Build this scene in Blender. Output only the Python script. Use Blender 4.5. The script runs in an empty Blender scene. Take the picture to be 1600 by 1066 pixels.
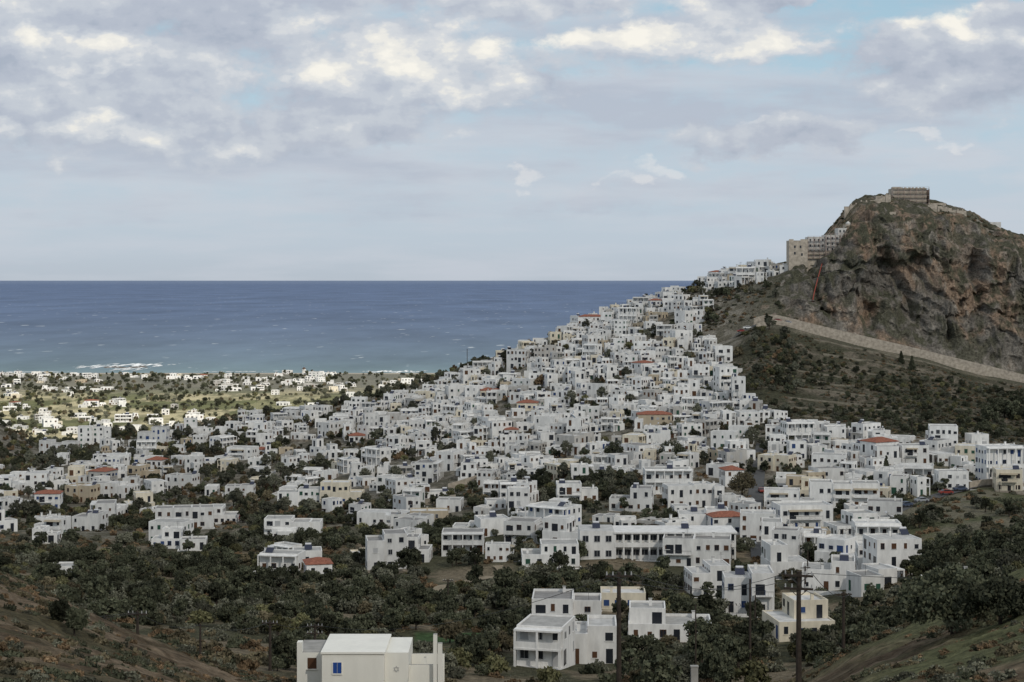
import bpy, math, random
import numpy as np
from mathutils import Vector, Matrix
random.seed(7); rng=np.random.default_rng(7)
F=2667.0; H=150.0; HY=438.0
sc=bpy.context.scene
sc.view_settings.view_transform='Standard'; sc.view_settings.look='None'; sc.view_settings.exposure=0
COL=sc.collection
SUN=Vector((0.42,-0.70,0.60)).normalized()
def s2l(*c):
    return tuple((x/255/12.92 if x/255<=0.04045 else ((x/255+0.055)/1.055)**2.4) for x in c)
# ------------------------------------------------------------ numpy noise
def _h(ix,iy,s):
    n=(ix.astype(np.int64)*374761393+iy.astype(np.int64)*668265263+s*974634777)&0x7fffffff
    n=((n^(n>>13))*1274126177)&0x7fffffff
    n=(n^(n>>16))
    return (n&0xffff)/65535.0
def vn(x,y,s=0):
    ix=np.floor(x);iy=np.floor(y);fx=x-ix;fy=y-iy
    fx=fx*fx*(3-2*fx);fy=fy*fy*(3-2*fy)
    a=_h(ix,iy,s);b=_h(ix+1,iy,s);c=_h(ix,iy+1,s);d=_h(ix+1,iy+1,s)
    return (a*(1-fx)+b*fx)*(1-fy)+(c*(1-fx)+d*fx)*fy
def fbm(x,y,o=4,s=0):
    r=0;a=.5;t=0
    for i in range(o):
        r=r+a*vn(x,y,s+i*17);t+=a;a*=.5;x=x*2.03+11.3;y=y*2.03+5.7
    return r/t
def ridg(x,y,o=4,s=0):
    r=0;a=.5;t=0
    for i in range(o):
        r=r+a*(1-abs(2*vn(x,y,s+i*13)-1));t+=a;a*=.5;x=x*2.1+3.3;y=y*2.1+7.7
    return r/t
def ss(a,b,x):
    t=np.clip((x-a)/(b-a),0,1);return t*t*(3-2*t)
# ------------------------------------------------------------ terrain table: bearing -> [(D,slope line)]
FAR=[(1500,689),(2000,633),(2600,590),(2750,583),(2850,582.5),(3000,578)]
near=[(8,1300),(30,1200)]
T={
-500:near+[(60,1000),(100,860),(150,780),(200,900),(260,930),(330,900),(400,860),(500,820),(700,760),(900,690),(1000,620),(1100,680),(1250,700)]+FAR,
-80:near+[(60,1070),(100,960),(150,862),(200,960),(260,950),(330,905),(400,870),(500,833),(600,797),(700,765),(800,738),(900,705),(950,670),(1000,642),(1100,690),(1250,703)]+FAR,
0:near+[(60,1090),(100,985),(150,887),(200,975),(260,955),(330,905),(400,872),(500,835),(600,798),(700,765),(800,738),(900,712),(950,682),(1000,657),(1100,697),(1250,703)]+FAR,
50:near+[(60,1095),(100,998),(150,908),(200,987),(260,962),(330,912),(400,878),(500,838),(600,802),(700,765),(800,736),(900,712),(950,704),(1000,690),(1100,700),(1250,703)]+FAR,
100:near+[(60,1100),(100,1010),(150,932),(200,995),(260,970),(330,920),(400,885),(500,842),(600,805),(700,765),(800,733),(900,705),(950,700),(1100,700),(1250,703)]+FAR,
200:near+[(60,1110),(100,1040),(150,982),(200,1015),(260,988),(330,938),(400,897),(500,850),(600,808),(700,768),(800,730),(900,690),(950,680),(1000,690),(1100,700),(1250,703)]+FAR,
400:near+[(60,1140),(100,1110),(150,1064),(200,1050),(260,1005),(330,950),(400,905),(500,845),(600,800),(700,755),(800,710),(900,668),(950,652),(1000,667),(1100,692),(1250,703)]+FAR,
600:near+[(60,1180),(100,1150),(150,1115),(200,1065),(260,1012),(330,955),(400,900),(500,840),(600,780),(700,730),(800,685),(900,642),(950,622),(1000,614),(1100,650),(1250,690)]+FAR,
700:near+[(60,1180),(100,1155),(150,1125),(200,1072),(260,1018),(330,958),(400,895),(500,825),(600,765),(700,712),(800,660),(900,610),(950,592),(1000,584),(1100,620),(1250,680)]+FAR,
800:near+[(60,1180),(100,1155),(150,1130),(200,1080),(260,1022),(330,958),(400,890),(500,808),(600,745),(700,690),(800,630),(900,575),(950,555),(1000,543),(1100,580),(1250,650)]+FAR,
900:near+[(60,1180),(100,1155),(150,1130),(200,1085),(260,1030),(330,960),(400,888),(500,802),(600,732),(700,670),(800,605),(900,540),(950,517),(990,510),(1100,560),(1250,640)]+FAR,
1000:near+[(60,1180),(100,1150),(150,1130),(200,1085),(260,1030),(330,960),(400,888),(500,800),(600,725),(700,655),(800,585),(850,547),(900,512),(950,484),(985,477),(1100,530),(1250,620)]+FAR,
1060:near+[(60,1170),(100,1150),(150,1130),(200,1085),(260,1030),(330,960),(400,888),(500,800),(600,722),(700,652),(800,582),(850,540),(900,495),(950,462),(985,456),(1100,510),(1250,600)]+FAR,
1120:near+[(60,1170),(100,1145),(150,1120),(200,1082),(260,1030),(330,962),(400,890),(500,800),(600,720),(700,650),(800,580),(850,530),(900,470),(950,444),(985,438),(1100,490),(1250,590)]+FAR,
1200:near+[(60,1160),(100,1130),(150,1090),(200,1075),(260,1028),(330,962),(400,890),(500,800),(600,715),(700,648),(780,560),(830,502),(850,498),(870,468),(900,440),(940,420),(985,416),(1100,470),(1250,590)]+FAR,
1260:near+[(60,1150),(100,1100),(150,1055),(200,1062),(260,1020),(330,958),(400,890),(500,798),(600,712),(700,650),(780,575),(830,518),(850,514),(865,482),(890,432),(915,410),(985,402),(1100,460),(1250,590)]+FAR,
1310:near+[(60,1140),(100,1080),(150,1025),(200,1050),(260,1010),(330,950),(400,885),(500,795),(600,708),(700,652),(780,585),(830,530),(850,526),(862,490),(885,430),(908,385),(945,352),(985,345),(1100,430),(1250,590)]+FAR,
1335:near+[(60,1130),(100,1065),(150,1005),(200,1040),(260,1000),(330,945),(400,880),(500,792),(600,704),(700,652),(780,590),(830,536),(850,532),(861,490),(880,420),(900,365),(925,328),(955,312),(985,311),(1100,420),(1250,590)]+FAR,
1400:near+[(60,1120),(100,1040),(150,980),(200,1015),(260,985),(330,930),(400,868),(500,785),(600,700),(700,652),(780,600),(830,551),(850,547),(861,500),(877,430),(893,372),(920,338),(955,310),(985,308),(1100,420),(1250,590)]+FAR,
1450:near+[(60,1110),(100,1025),(150,952),(200,990),(260,965),(330,915),(400,860),(500,780),(600,700),(700,656),(780,607),(830,563),(850,559),(860,510),(875,440),(892,378),(920,345),(955,320),(985,316),(1100,420),(1250,590)]+FAR,
1490:near+[(60,1105),(100,1010),(150,936),(200,972),(260,946),(330,903),(400,853),(500,779),(600,707),(700,660),(780,614),(830,573),(850,569),(860,520),(875,450),(892,388),(920,350),(955,326),(985,324),(1100,420),(1250,590)]+FAR,
1540:near+[(60,1100),(100,995),(150,917),(200,950),(260,925),(330,890),(400,845),(500,778),(600,715),(700,665),(780,622),(830,585),(850,581),(860,530),(874,460),(890,402),(920,366),(955,346),(985,344),(1100,430),(1250,590)]+FAR,
1600:near+[(60,1090),(100,970),(150,886),(200,915),(260,900),(330,872),(400,838),(500,782),(600,735),(700,672),(780,632),(830,600),(850,596),(860,550),(875,475),(892,420),(920,388),(955,376),(985,372),(1100,440),(1250,590)]+FAR,
1800:near+[(60,1050),(100,900),(150,820),(200,850),(330,830),(500,770),(600,730),(700,690),(780,655),(830,640),(850,636),(870,570),(900,500),(940,450),(985,430),(1100,470),(1250,590)]+FAR,
2200:near+[(60,1000),(100,830),(150,740),(200,780),(330,800),(500,760),(700,700),(850,660),(900,580),(985,500),(1100,500),(1250,590)]+FAR,
}
Dg=np.arange(5,3205,5.0); Pg=np.arange(-500,2201,10.0)
keys=sorted(T)
tab=np.zeros((len(keys),len(Dg)))
for i,k in enumerate(keys):
    d=np.array([a for a,b in T[k]],float);p=np.array([b for a,b in T[k]],float)
    tab[i]=np.interp(Dg,d,H-(p-HY)/F*d)
def gs(a,sig,ax):
    n=int(sig*3)+1;k=np.exp(-0.5*(np.arange(-n,n+1)/sig)**2);k/=k.sum()
    return np.apply_along_axis(lambda v:np.convolve(np.pad(v,n,mode='edge'),k,'valid'),ax,a)
Zg=np.array([np.interp(Pg,keys,tab[:,j]) for j in range(len(Dg))]).T
Zg=gs(gs(Zg,1.6,0),.9,1)
def base_h(px,D):
    px=np.clip(np.asarray(px,float),Pg[0],Pg[-1]-1e-6);D=np.clip(np.asarray(D,float),Dg[0],Dg[-1]-1e-6)
    a=(px-Pg[0])/10;b=(D-Dg[0])/5
    i=np.floor(a).astype(int);j=np.floor(b).astype(int);i=np.minimum(i,len(Pg)-2);j=np.minimum(j,len(Dg)-2)
    a=a-i;b=b-j
    return (Zg[i,j]*(1-b)+Zg[i,j+1]*b)*(1-a)+(Zg[i+1,j]*(1-b)+Zg[i+1,j+1]*b)*a
def hgt_pd(px,D):
    X=(px-800)/F*D
    amp=np.where(D>1300,0.25,ss(40,250,D)*1.6)
    return base_h(px,D)+amp*(fbm(X/28,D/28,3,5)-.5)*2
def ground(X,Y):
    X=np.asarray(X,float);Y=np.asarray(Y,float)
    return hgt_pd(800+X*F/np.maximum(Y,5),Y)
def pyof(px,D): return HY+(H-hgt_pd(np.asarray(px,float),np.asarray(D,float)))*F/D
def D_at(px,py,dmin=230,dmax=1000):
    ds=np.arange(dmin,dmax,1.0)
    p=pyof(np.full_like(ds,px),ds)
    w=np.where(p<=py)[0]
    return float(ds[w[0]]) if len(w) else float(dmax)
def W(px,D): return (px-800)/F*D
# ------------------------------------------------------------ materials
def new_mat(n):
    m=bpy.data.materials.new(n);m.use_nodes=True
    nt=m.node_tree;b=nt.nodes['Principled BSDF'];b.inputs['Specular IOR Level'].default_value=.2
    b.inputs['Roughness'].default_value=.85
    return m,nt,b
def plain(n,c,r=.8,sp=.2,noise=0,ns=3.0):
    m,nt,b=new_mat(n);b.inputs['Roughness'].default_value=r;b.inputs['Specular IOR Level'].default_value=sp
    if noise:
        tc=nt.nodes.new('ShaderNodeTexCoord');no=nt.nodes.new('ShaderNodeTexNoise');no.inputs['Scale'].default_value=ns
        no.inputs['Detail'].default_value=5
        mr=nt.nodes.new('ShaderNodeMapRange');mr.inputs[1].default_value=.3;mr.inputs[2].default_value=.7
        mr.inputs[3].default_value=1-noise;mr.inputs[4].default_value=1+noise
        mx=nt.nodes.new('ShaderNodeVectorMath');mx.operation='SCALE';mx.inputs[0].default_value=c
        nt.links.new(tc.outputs['Object'],no.inputs['Vector']);nt.links.new(no.outputs[0],mr.inputs[0])
        nt.links.new(mr.outputs[0],mx.inputs['Scale']);nt.links.new(mx.outputs[0],b.inputs['Base Color'])
    else: b.inputs['Base Color'].default_value=(*c,1)
    return m
def plaster_mat(n,stops,stain=.14):
    m,nt,b=new_mat(n);N=nt.nodes;L=nt.links
    oi=N.new('ShaderNodeObjectInfo');cr=N.new('ShaderNodeValToRGB');cr.color_ramp.interpolation='CONSTANT'
    e=cr.color_ramp.elements
    e[0].position=0;e[0].color=(*stops[0][1],1);e[1].position=stops[1][0];e[1].color=(*stops[1][1],1)
    for p,c in stops[2:]:
        q=e.new(p);q.color=(*c,1)
    L.new(oi.outputs['Random'],cr.inputs[0])
    g=N.new('ShaderNodeNewGeometry');no=N.new('ShaderNodeTexNoise');no.inputs['Scale'].default_value=.4;no.inputs['Detail'].default_value=6;no.inputs['Roughness'].default_value=.68
    mp=N.new('ShaderNodeMapping');mp.inputs['Scale'].default_value=(1.5,1.5,.45)
    L.new(g.outputs['Position'],mp.inputs[0]);L.new(mp.outputs[0],no.inputs['Vector'])
    mr=N.new('ShaderNodeMapRange');mr.inputs[1].default_value=.35;mr.inputs[2].default_value=.72;mr.inputs[3].default_value=1.02;mr.inputs[4].default_value=1-stain*2
    L.new(no.outputs[0],mr.inputs[0])
    vm=N.new('ShaderNodeVectorMath');vm.operation='SCALE';L.new(cr.outputs[0],vm.inputs[0]);L.new(mr.outputs[0],vm.inputs['Scale'])
    L.new(vm.outputs[0],b.inputs['Base Color'])
    return m
W1=(.82,.805,.78);W2=(.76,.745,.72);W3=(.67,.66,.64);CR=(.72,.65,.52);G1=(.48,.46,.43);OC=(.50,.42,.31)
M_PL=plaster_mat('white_plaster',[(0,W1),(.38,W2),(.66,W3),(.84,CR),(.885,G1),(.92,W1),(.975,OC)],.15)
M_VILLA=plaster_mat('cream_plaster',[(0,(.83,.81,.74)),(.5,(.83,.81,.74))],.05)
M_ROOF=plaster_mat('flat_roof',[(0,(.42,.41,.39)),(.3,(.55,.54,.52)),(.6,(.28,.27,.26)),(.8,(.66,.65,.63))],.2)
M_GL=plain('window_glass',(.02,.023,.03),.25,.5)
M_BR=plain('brown_shutter',(.09,.045,.025))
M_BL=plain('blue_shutter',(.03,.06,.16))
M_BLV=plain('villa_blue_shutter',(.02,.07,.28))
M_GN=plain('green_shutter',(.03,.08,.055))
M_GY=plain('grey_frame',(.4,.4,.4))
M_TILE=plain('terracotta_tile',(.26,.105,.07),.9,.1,.35,2)
M_MT=plain('dark_metal',(.06,.06,.06),.5)
M_ST=plain('stone_masonry',(.26,.225,.185),.95,.1,.4,.9)
M_CONC=plain('concrete',(.33,.32,.30),.9,.1,.2,.8)
M_PANEL=plain('solar_panel',(.015,.02,.045),.2,.6)
M_TANK=plain('steel_tank',(.6,.6,.62),.4)
M_WOOD=plain('weathered_wood',(.05,.04,.033),.9,.1,.25,4)
M_AWN=plain('awning_fabric',(.35,.3,.22))
M_TEAL=plain('green_tarpaulin',(.02,.13,.10))
M_RED=plain('red_plastic',(.30,.07,.05))
HM=[M_PL,M_ROOF,M_GL,M_BR,M_BL,M_GN,M_GY,M_TILE,M_MT,M_ST,M_CONC,M_PANEL,M_TANK,M_WOOD,M_AWN,M_TEAL,M_RED]
PL,RF,GL,BR,BL,GN,GY,TI,MT,ST,CO,PN,TK,WD,AW,TE,RD=range(17)
# ------------------------------------------------------------ mesh builder
class MB:
    def __init__(s): s.v=[];s.f=[];s.m=[]
    def box(s,x0,x1,y0,y1,z0,z1,m,top=None,bottom=False):
        n=len(s.v);s.v+=[(x0,y0,z0),(x1,y0,z0),(x1,y1,z0),(x0,y1,z0),(x0,y0,z1),(x1,y0,z1),(x1,y1,z1),(x0,y1,z1)]
        fs=[(0,1,5,4),(1,2,6,5),(2,3,7,6),(3,0,4,7),(4,5,6,7)]
        ms=[m,m,m,m,m if top is None else top]
        if bottom: fs.append((3,2,1,0));ms.append(m)
        s.f+=[tuple(n+i for i in q) for q in fs];s.m+=ms
    def poly(s,pts,m):
        n=len(s.v);s.v+=list(pts);s.f.append(tuple(range(n,n+len(pts))));s.m.append(m)
    def tube(s,a,b,r0,r1,k,m):
        a=Vector(a);b=Vector(b);d=(b-a).normalized();u=d.orthogonal().normalized();w=d.cross(u);n=len(s.v)
        for P,r in((a,r0),(b,r1)):
            for i in range(k):
                t=2*math.pi*i/k;s.v.append(tuple(P+u*(r*math.cos(t))+w*(r*math.sin(t))))
        for i in range(k):
            j=(i+1)%k;s.f.append((n+i,n+j,n+k+j,n+k+i));s.m.append(m)
        s.f.append(tuple(n+k+i for i in range(k)));s.m.append(m)
        s.f.append(tuple(n+k-1-i for i in range(k)));s.m.append(m)
    def mesh(s,name,mats):
        me=bpy.data.meshes.new(name);me.from_pydata(s.v,[],s.f)
        for x in mats: me.materials.append(x)
        me.polygons.foreach_set('material_index',s.m);me.update();return me
def add(name,me,loc=(0,0,0),rz=0,scale=None,parent=None):
    o=bpy.data.objects.new(name,me);o.location=loc;o.rotation_euler=(0,0,rz)
    if scale: o.scale=scale
    if parent: o.parent=parent
    COL.objects.link(o);return o
def win(b,R,face,blk,u,z,w,h,mat,frame=None,sill=True):
    x0,x1,y0,y1=blk;e=.03
    def bx(u0,u1,z0,z1,p,m):
        if face==0:b.box(u0,u1,y0-p,y0,z0,z1,m,bottom=True)
        elif face==1:b.box(x1,x1+p,u0,u1,z0,z1,m,bottom=True)
        elif face==2:b.box(u0,u1,y1,y1+p,z0,z1,m,bottom=True)
        else:b.box(x0-p,x0,u0,u1,z0,z1,m,bottom=True)
    bx(u-w/2,u+w/2,z,z+h,e,mat)
    if sill: bx(u-w/2-.1,u+w/2+.1,z-.1,z,.12,PL if R.random()<.7 else GY)
    if frame is not None:
        bx(u-w/2-.09,u-w/2,z,z+h,.07,frame);bx(u+w/2,u+w/2+.09,z,z+h,.07,frame);bx(u-w/2-.09,u+w/2+.09,z+h,z+h+.09,.07,frame)
        bx(u-.03,u+.03,z,z+h,.05,frame)
def block(b,R,blk,z0,z1,col,dens=1.0,par=True,top=RF,wall=PL):
    x0,x1,y0,y1=blk
    b.box(x0,x1,y0,y1,z0,z1,wall,top=top)
    if par:
        t=.22;p=R.choice((.18,.3,.45))
        b.box(x0,x1,y0,y0+t,z1,z1+p,wall);b.box(x0,x1,y1-t,y1,z1,z1+p,wall)
        b.box(x0,x0+t,y0+t,y1-t,z1,z1+p,wall);b.box(x1-t,x1,y0+t,y1-t,z1,z1+p,wall)
    zf=max(z0,0) if z0<0 else z0
    st=max(1,int(round((z1-zf)/3.0)));sh=(z1-zf)/st
    for face in (0,1,3,2):
        a,c=(x0,x1) if face in(0,2) else (y0,y1)
        n=int((c-a)/R.uniform(1.8,2.7))
        if n<1: continue
        for k in range(st):
            door=R.randrange(n) if (k==0 or R.random()<.4) else -1
            for i in range(n):
                u=a+(c-a)*(i+.5)/n+R.uniform(-.12,.12)
                if i!=door and R.random()>.78*dens: continue
                rr=R.random();mt=GL if rr<.66 else col
                if i==door: win(b,R,face,blk,u,zf+k*sh+.05,R.choice((1.0,1.0,1.6)),min(2.15,sh-.4),mt,sill=False)
                else:
                    hh=R.choice((.9,1.2,1.3));win(b,R,face,blk,u,zf+k*sh+1.0 if sh>2.5 else zf+k*sh+.8,R.choice((.7,.9,1.1)),min(hh,sh-1.3),mt,frame=(col if mt==GL and R.random()<.5 else None))
def balcony(b,R,x0,x1,y0,z,col):
    dp=R.uniform(1.0,1.5)
    b.box(x0,x1,y0-dp,y0,z-.14,z,PL,bottom=True)
    if R.random()<.5:
        b.box(x0,x1,y0-dp,y0-dp+.12,z,z+.85,PL)
    else:
        b.box(x0,x1,y0-dp,y0-dp+.05,z+.85,z+.92,MT,bottom=True)
        n=int((x1-x0)/.3)
        for i in range(n+1):
            u=x0+.03+(x1-x0-.08)*i/max(n,1);b.box(u,u+.03,y0-dp+.01,y0-dp+.04,z,z+.85,MT)
    b.box(x0+.4,min(x1-.3,x0+2.2),y0-.04,y0,z,z+2.1,GL)
    if R.random()<.5:
        b.box(x0,x0+.22,y0-dp,y0-dp+.22,-5,z-.14,PL);b.box(x1-.22,x1,y0-dp,y0-dp+.22,-5,z-.14,PL)
    if R.random()<.35:
        b.poly([(x0,y0-dp-.2,z+2.15),(x1,y0-dp-.2,z+2.15),(x1,y0,z+2.5),(x0,y0,z+2.5)],AW)
def solar(b,x,y,z):
    b.poly([(x-.95,y-.9,z+.15),(x+.95,y-.9,z+.15),(x+.95,y+.5,z+1.15),(x-.95,y+.5,z+1.15)],PN)
    b.tube((x-.75,y+.68,z+1.35),(x+.75,y+.68,z+1.35),.27,.27,8,TK)
    for sx in(-.8,.8): b.box(x+sx-.03,x+sx+.03,y+.55,y+.61,z,z+1.2,MT)
def rooftop(b,R,blk,z):
    x0,x1,y0,y1=blk
    if x1-x0<2.6 or y1-y0<2.6: return
    if R.random()<.5:
        x=R.uniform(x0+.5,x1-.9);y=R.uniform(y0+.6,y1-.9);b.box(x,x+.5,y,y+.5,z,z+1.1,PL);b.box(x-.08,x+.58,y-.08,y+.58,z+1.1,z+1.2,CO,bottom=True)
    if R.random()<.25: solar(b,R.uniform(x0+1.1,x1-1.1),R.uniform(y0+1.1,y1-1.1),z)
    if R.random()<.3:
        x=R.uniform(x0+.4,x1-.4);y=R.uniform(y0+.4,y1-.4);b.box(x,x+.05,y,y+.05,z,z+2.2,MT)
        for q in(1.6,1.9,2.15): b.box(x-.5,x+.55,y+.01,y+.04,z+q,z+q+.03,MT,bottom=True)
def gable(b,x0,x1,y0,y1,z,hh,m=TI):
    e=.3;x0-=e;x1+=e;y0-=e;y1+=e;k=min((x1-x0),(y1-y0))/2*.9
    cx0,cx1=x0+k,x1-k;cy=(y0+y1)/2
    if cx1<cx0: cx0=cx1=(x0+x1)/2
    b.box(x0,x1,y0,y1,z,z+.12,m,bottom=True);z+=.12
    A=(x0,y0,z);B=(x1,y0,z);C=(x1,y1,z);D=(x0,y1,z);P=(cx0,cy,z+hh);Q=(cx1,cy,z+hh)
    b.poly([A,B,Q,P],m);b.poly([C,D,P,Q],m);b.poly([B,C,Q],m);b.poly([D,A,P],m)
def yardwall(b,R,x0,x1,y0,y1):
    hh=R.uniform(.9,1.5);dd=R.uniform(1.8,3.5);m=PL if R.random()<.75 else ST
    b.box(x0-.5,x1+.3,y0-dd,y0-dd+.25,-5,hh-.6,m);b.box(x0-.5,x0-.25,y0-dd+.25,y0-.3,-5,hh-.6,m)
    b.box(x1+.05,x1+.3,y0-dd+.25,y0-.3,-5,hh-.6,m)
def pergola(b,R,x0,x1,y0,z):
    dp=R.uniform(2,2.8)
    for u in (x0,x1-.12): b.box(u,u+.12,y0-dp,y0-dp+.12,z-3 if z<.5 else z,z+2.3,WD)
    for i in range(6):
        u=x0+(x1-x0-.1)*i/5;b.box(u,u+.1,y0-dp-.15,y0-.05,z+2.3,z+2.4,WD,bottom=True)
def house(seed,w,d,h,style=None):
    R=random.Random(seed);b=MB();col=R.choice((BR,BR,BR,BL,GN,GY,BR,BR))
    x0,x1=-w/2,w/2;y0,y1=-d/2,d/2
    if style is None: style=R.choice(('lshape','step','twin','plain','step','loggia'))
    tile=(style=='tile')
    if w>16: style='long'
    if R.random()<.4: yardwall(b,R,x0,x1,y0,y1)
    if R.random()<.25 and style in('plain','step','lshape'): pergola(b,R,x0+.5,x0+w*.45,y0,0)
    if style=='plain' or tile:
        block(b,R,(x0,x1,y0,y1),-5,h,col,par=not tile)
        if tile: gable(b,x0,x1,y0,y1,h,1.1)
        else: rooftop(b,R,(x0,x1,y0,y1),h)
        if h>5 and R.random()<.6: balcony(b,R,x0+w*.15,x0+w*R.uniform(.5,.85),y0,h/2,col)
    elif style=='step':
        h1=h*.52 if h>4.6 else h*.8;s=R.uniform(.45,.7)*w;left=R.random()<.5
        block(b,R,(x0,x1,y0,y1),-5,h1,col)
        sd=R.uniform(.05,.35)*d
        u=(x0+.15,x0+s,y0+sd,y1-.15) if left else (x1-s,x1-.15,y0+sd,y1-.15)
        block(b,R,u,h1,h,col);rooftop(b,R,u,h)
        v=(x0+s+.2,x1-.3,y0+.3,y1-.3) if left else (x0+.3,x1-s-.2,y0+.3,y1-.3)
        rooftop(b,R,v,h1)
    elif style=='lshape':
        s=R.uniform(.45,.65)*w;k=R.uniform(.2,.4)*d;h2=h*R.uniform(.55,.9)
        if R.random()<.5: A=(x0,x0+s,y0,y1);B=(x0+s+.004,x1,y0+k,y1-.3)
        else: A=(x1-s,x1,y0,y1);B=(x0,x1-s-.004,y0+k,y1-.3)
        block(b,R,A,-5,h,col);block(b,R,B,-5,h2,col);rooftop(b,R,A,h);rooftop(b,R,B,h2)
        if h>5: balcony(b,R,A[0]+.3,A[1]-.3,y0,h/2,col)
    elif style=='twin':
        s=R.uniform(.4,.6)*w;h2=h*R.uniform(.7,.95);k=R.uniform(.1,.6)
        A=(x0,x0+s,y0,y1);B=(x0+s+.004,x1,y0+k,y1-k)
        block(b,R,A,-5,h2,col);block(b,R,B,-5,h,col);rooftop(b,R,A,h2);rooftop(b,R,B,h)
    elif style=='loggia':
        k=min(1.8,d*.3)
        block(b,R,(x0,x1,y0+k,y1),-5,h,col,1.2);rooftop(b,R,(x0,x1,y0+k,y1),h)
        n=max(2,int(w/2.6));hs=[h-.3] if h<4.5 else [h/2-.15,h-.3]
        b.box(x0,x1,y0,y0+k-.004,-5,0,PL)
        zprev=0
        for q in hs:
            b.box(x0,x1,y0,y0+k-.004,q,q+.25,PL,bottom=True)
            for i in range(n+1):
                u=x0+(w-.3)*i/n;b.box(u,u+.3,y0+.03,y0+.33,zprev,q,PL)
            if zprev>0: b.box(x0+.3,x1-.3,y0+.1,y0+.2,zprev,zprev+.85,PL)
            zprev=q+.25
    else:
        x=x0;i=0
        while x<x1-.5:
            s=min(R.uniform(4.5,8.5),x1-x)
            if x1-(x+s)<3: s=x1-x
            hh=h*R.choice((1,.95,.55,.8)) if i else h
            A=(x,x+s-.004,y0+R.uniform(0,1.5),y1-R.uniform(0,1));block(b,R,A,-5,hh,col);rooftop(b,R,A,hh)
            if hh>5 and R.random()<.6: balcony(b,R,x+.4,x+s-.5,A[2],hh/2,col)
            x+=s;i+=1
    return b
# ------------------------------------------------------------ TERRAIN MESH
Ds=np.concatenate([np.linspace(6,60,30,endpoint=False),np.linspace(60,170,150,endpoint=False),np.linspace(170,300,60,endpoint=False),np.linspace(300,700,190,endpoint=False),np.linspace(700,848,90,endpoint=False),np.linspace(848,990,240,endpoint=False),np.linspace(990,1300,50,endpoint=False),np.linspace(1300,3100,90)])
Ps=np.concatenate([np.arange(-500,-50,10),np.arange(-50,1150,3.5),np.arange(1150,1680,1.8),np.arange(1680,2200,10)])
PP,DD=np.meshgrid(Ps,Ds)
XX=W(PP,DD);ZZ=hgt_pd(PP,DD);YY=DD.copy()
rock=ss(1175,1270,PP)*ss(850,864,DD)*(1-ss(985,1010,DD))
wx=XX+8*(fbm(XX/18,ZZ/18,3,201)-.5);wz=ZZ+8*(fbm(XX/18,ZZ/18,3,211)-.5)
crag=(ridg(wx/30,wz/44,3,3)-.5)*18+(ridg(wx/10,wz/13,4,9)-.5)*11+(ridg(wx/3.6,wz/3.6,3,21)-.5)*4.5
gul=-ss(.62,.9,ridg(wx/24,wz/90,2,44))*11
tz=(wz+wx*.18)/11.0+fbm(wx/22,wz/30,3,77)*3.5;fr=tz-np.floor(tz)
smask=ss(.42,.62,fbm(wx/28,wz/20,2,88))
strata=(vn(wx/45,wz/4.5,33)-.5)*3.0+((ss(0,.8,fr)-ss(.8,1,fr))*-2.4+1.2)*smask
steep=1-ss(915,950,DD)
YY=YY-rock*(crag+strata+gul)*(.18+.82*steep)
ZZ=ZZ+rock*(fbm(XX/5,DD/5,4,40)-.5)*4.2+rock*(.45+.55*steep)*(ridg(XX/12,DD/12,3,49)-.5)*7
fgm=ss(60,90,DD)*(1-ss(170,200,DD))
ZZ=ZZ+fgm*(fbm(XX/2.5,DD/2.5,4,50)-.5)*.9
hill=ss(1090,1180,PP)*ss(640,700,DD)*(1-ss(820,828,DD))
ZZ=ZZ+hill*(fbm(XX/9,DD/6,3,61)-.5)*1.6
nr,nc=PP.shape
V=np.stack([XX,YY,ZZ],-1).reshape(-1,3)
idx=np.arange(nr*nc).reshape(nr,nc)
Q=np.stack([idx[:-1,:-1],idx[:-1,1:],idx[1:,1:],idx[1:,:-1]],-1).reshape(-1,4)
me=bpy.data.meshes.new('terrain')
me.vertices.add(len(V));me.vertices.foreach_set('co',V.ravel().astype(np.float32))
me.loops.add(len(Q)*4);me.loops.foreach_set('vertex_index',Q.ravel().astype(np.int32))
me.polygons.add(len(Q));me.polygons.foreach_set('loop_start',np.arange(0,len(Q)*4,4,dtype=np.int32));me.polygons.foreach_set('loop_total',np.full(len(Q),4,np.int32))
smf=(rock[:-1,:-1]<.3).ravel()
me.polygons.foreach_set('use_smooth',smf)
me.update(calc_edges=True)
def cmix(a,b,t): return a*(1-t[...,None])+b*t[...,None]
c3=lambda *c:np.array(c,float)
n1=fbm(XX/14,YY/14,5,70);n2=fbm(XX/4,YY/4,4,80);n3=fbm(XX/60,YY/60,4,90)
C=np.ones(PP.shape+(3,))*c3(.10,.095,.068)
C=cmix(C,c3(.18,.16,.12),ss(.5,.65,n1))
val=(1-ss(480,640,DD))*ss(170,220,DD)
C=cmix(C,cmix(np.ones_like(C)*c3(.085,.083,.052),c3(.20,.165,.115),ss(.50,.62,n1)),val)
town=ss(450,560,DD)*(1-ss(1000,1060,DD))*(1-ss(1120,1240,PP)*ss(640,690,DD))
C=cmix(C,cmix(np.ones_like(C)*c3(.12,.11,.085),c3(.24,.22,.185),ss(.42,.58,n2)),town*.85)
C=cmix(C,cmix(cmix(np.ones_like(C)*c3(.085,.078,.056),c3(.15,.13,.10),ss(.46,.63,n2)),c3(.065,.064,.042),ss(.5,.6,n1)),hill)
bank=ss(1370,1420,PP)*ss(415,435,DD)*(1-ss(560,590,DD))
C=cmix(C,cmix(np.ones_like(C)*c3(.17,.155,.11),c3(.10,.105,.06),ss(.45,.58,n1)),bank)
clr=ss(672,690,PP)*(1-ss(790,812,PP))*ss(372,382,DD)*(1-ss(402,412,DD))
C=cmix(C,np.ones_like(C)*c3(.20,.165,.115),clr*.9)
fld_g=ss(645,652,PP)*(1-ss(748,756,PP))*ss(262,266,DD)*(1-ss(284,288,DD))
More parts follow.
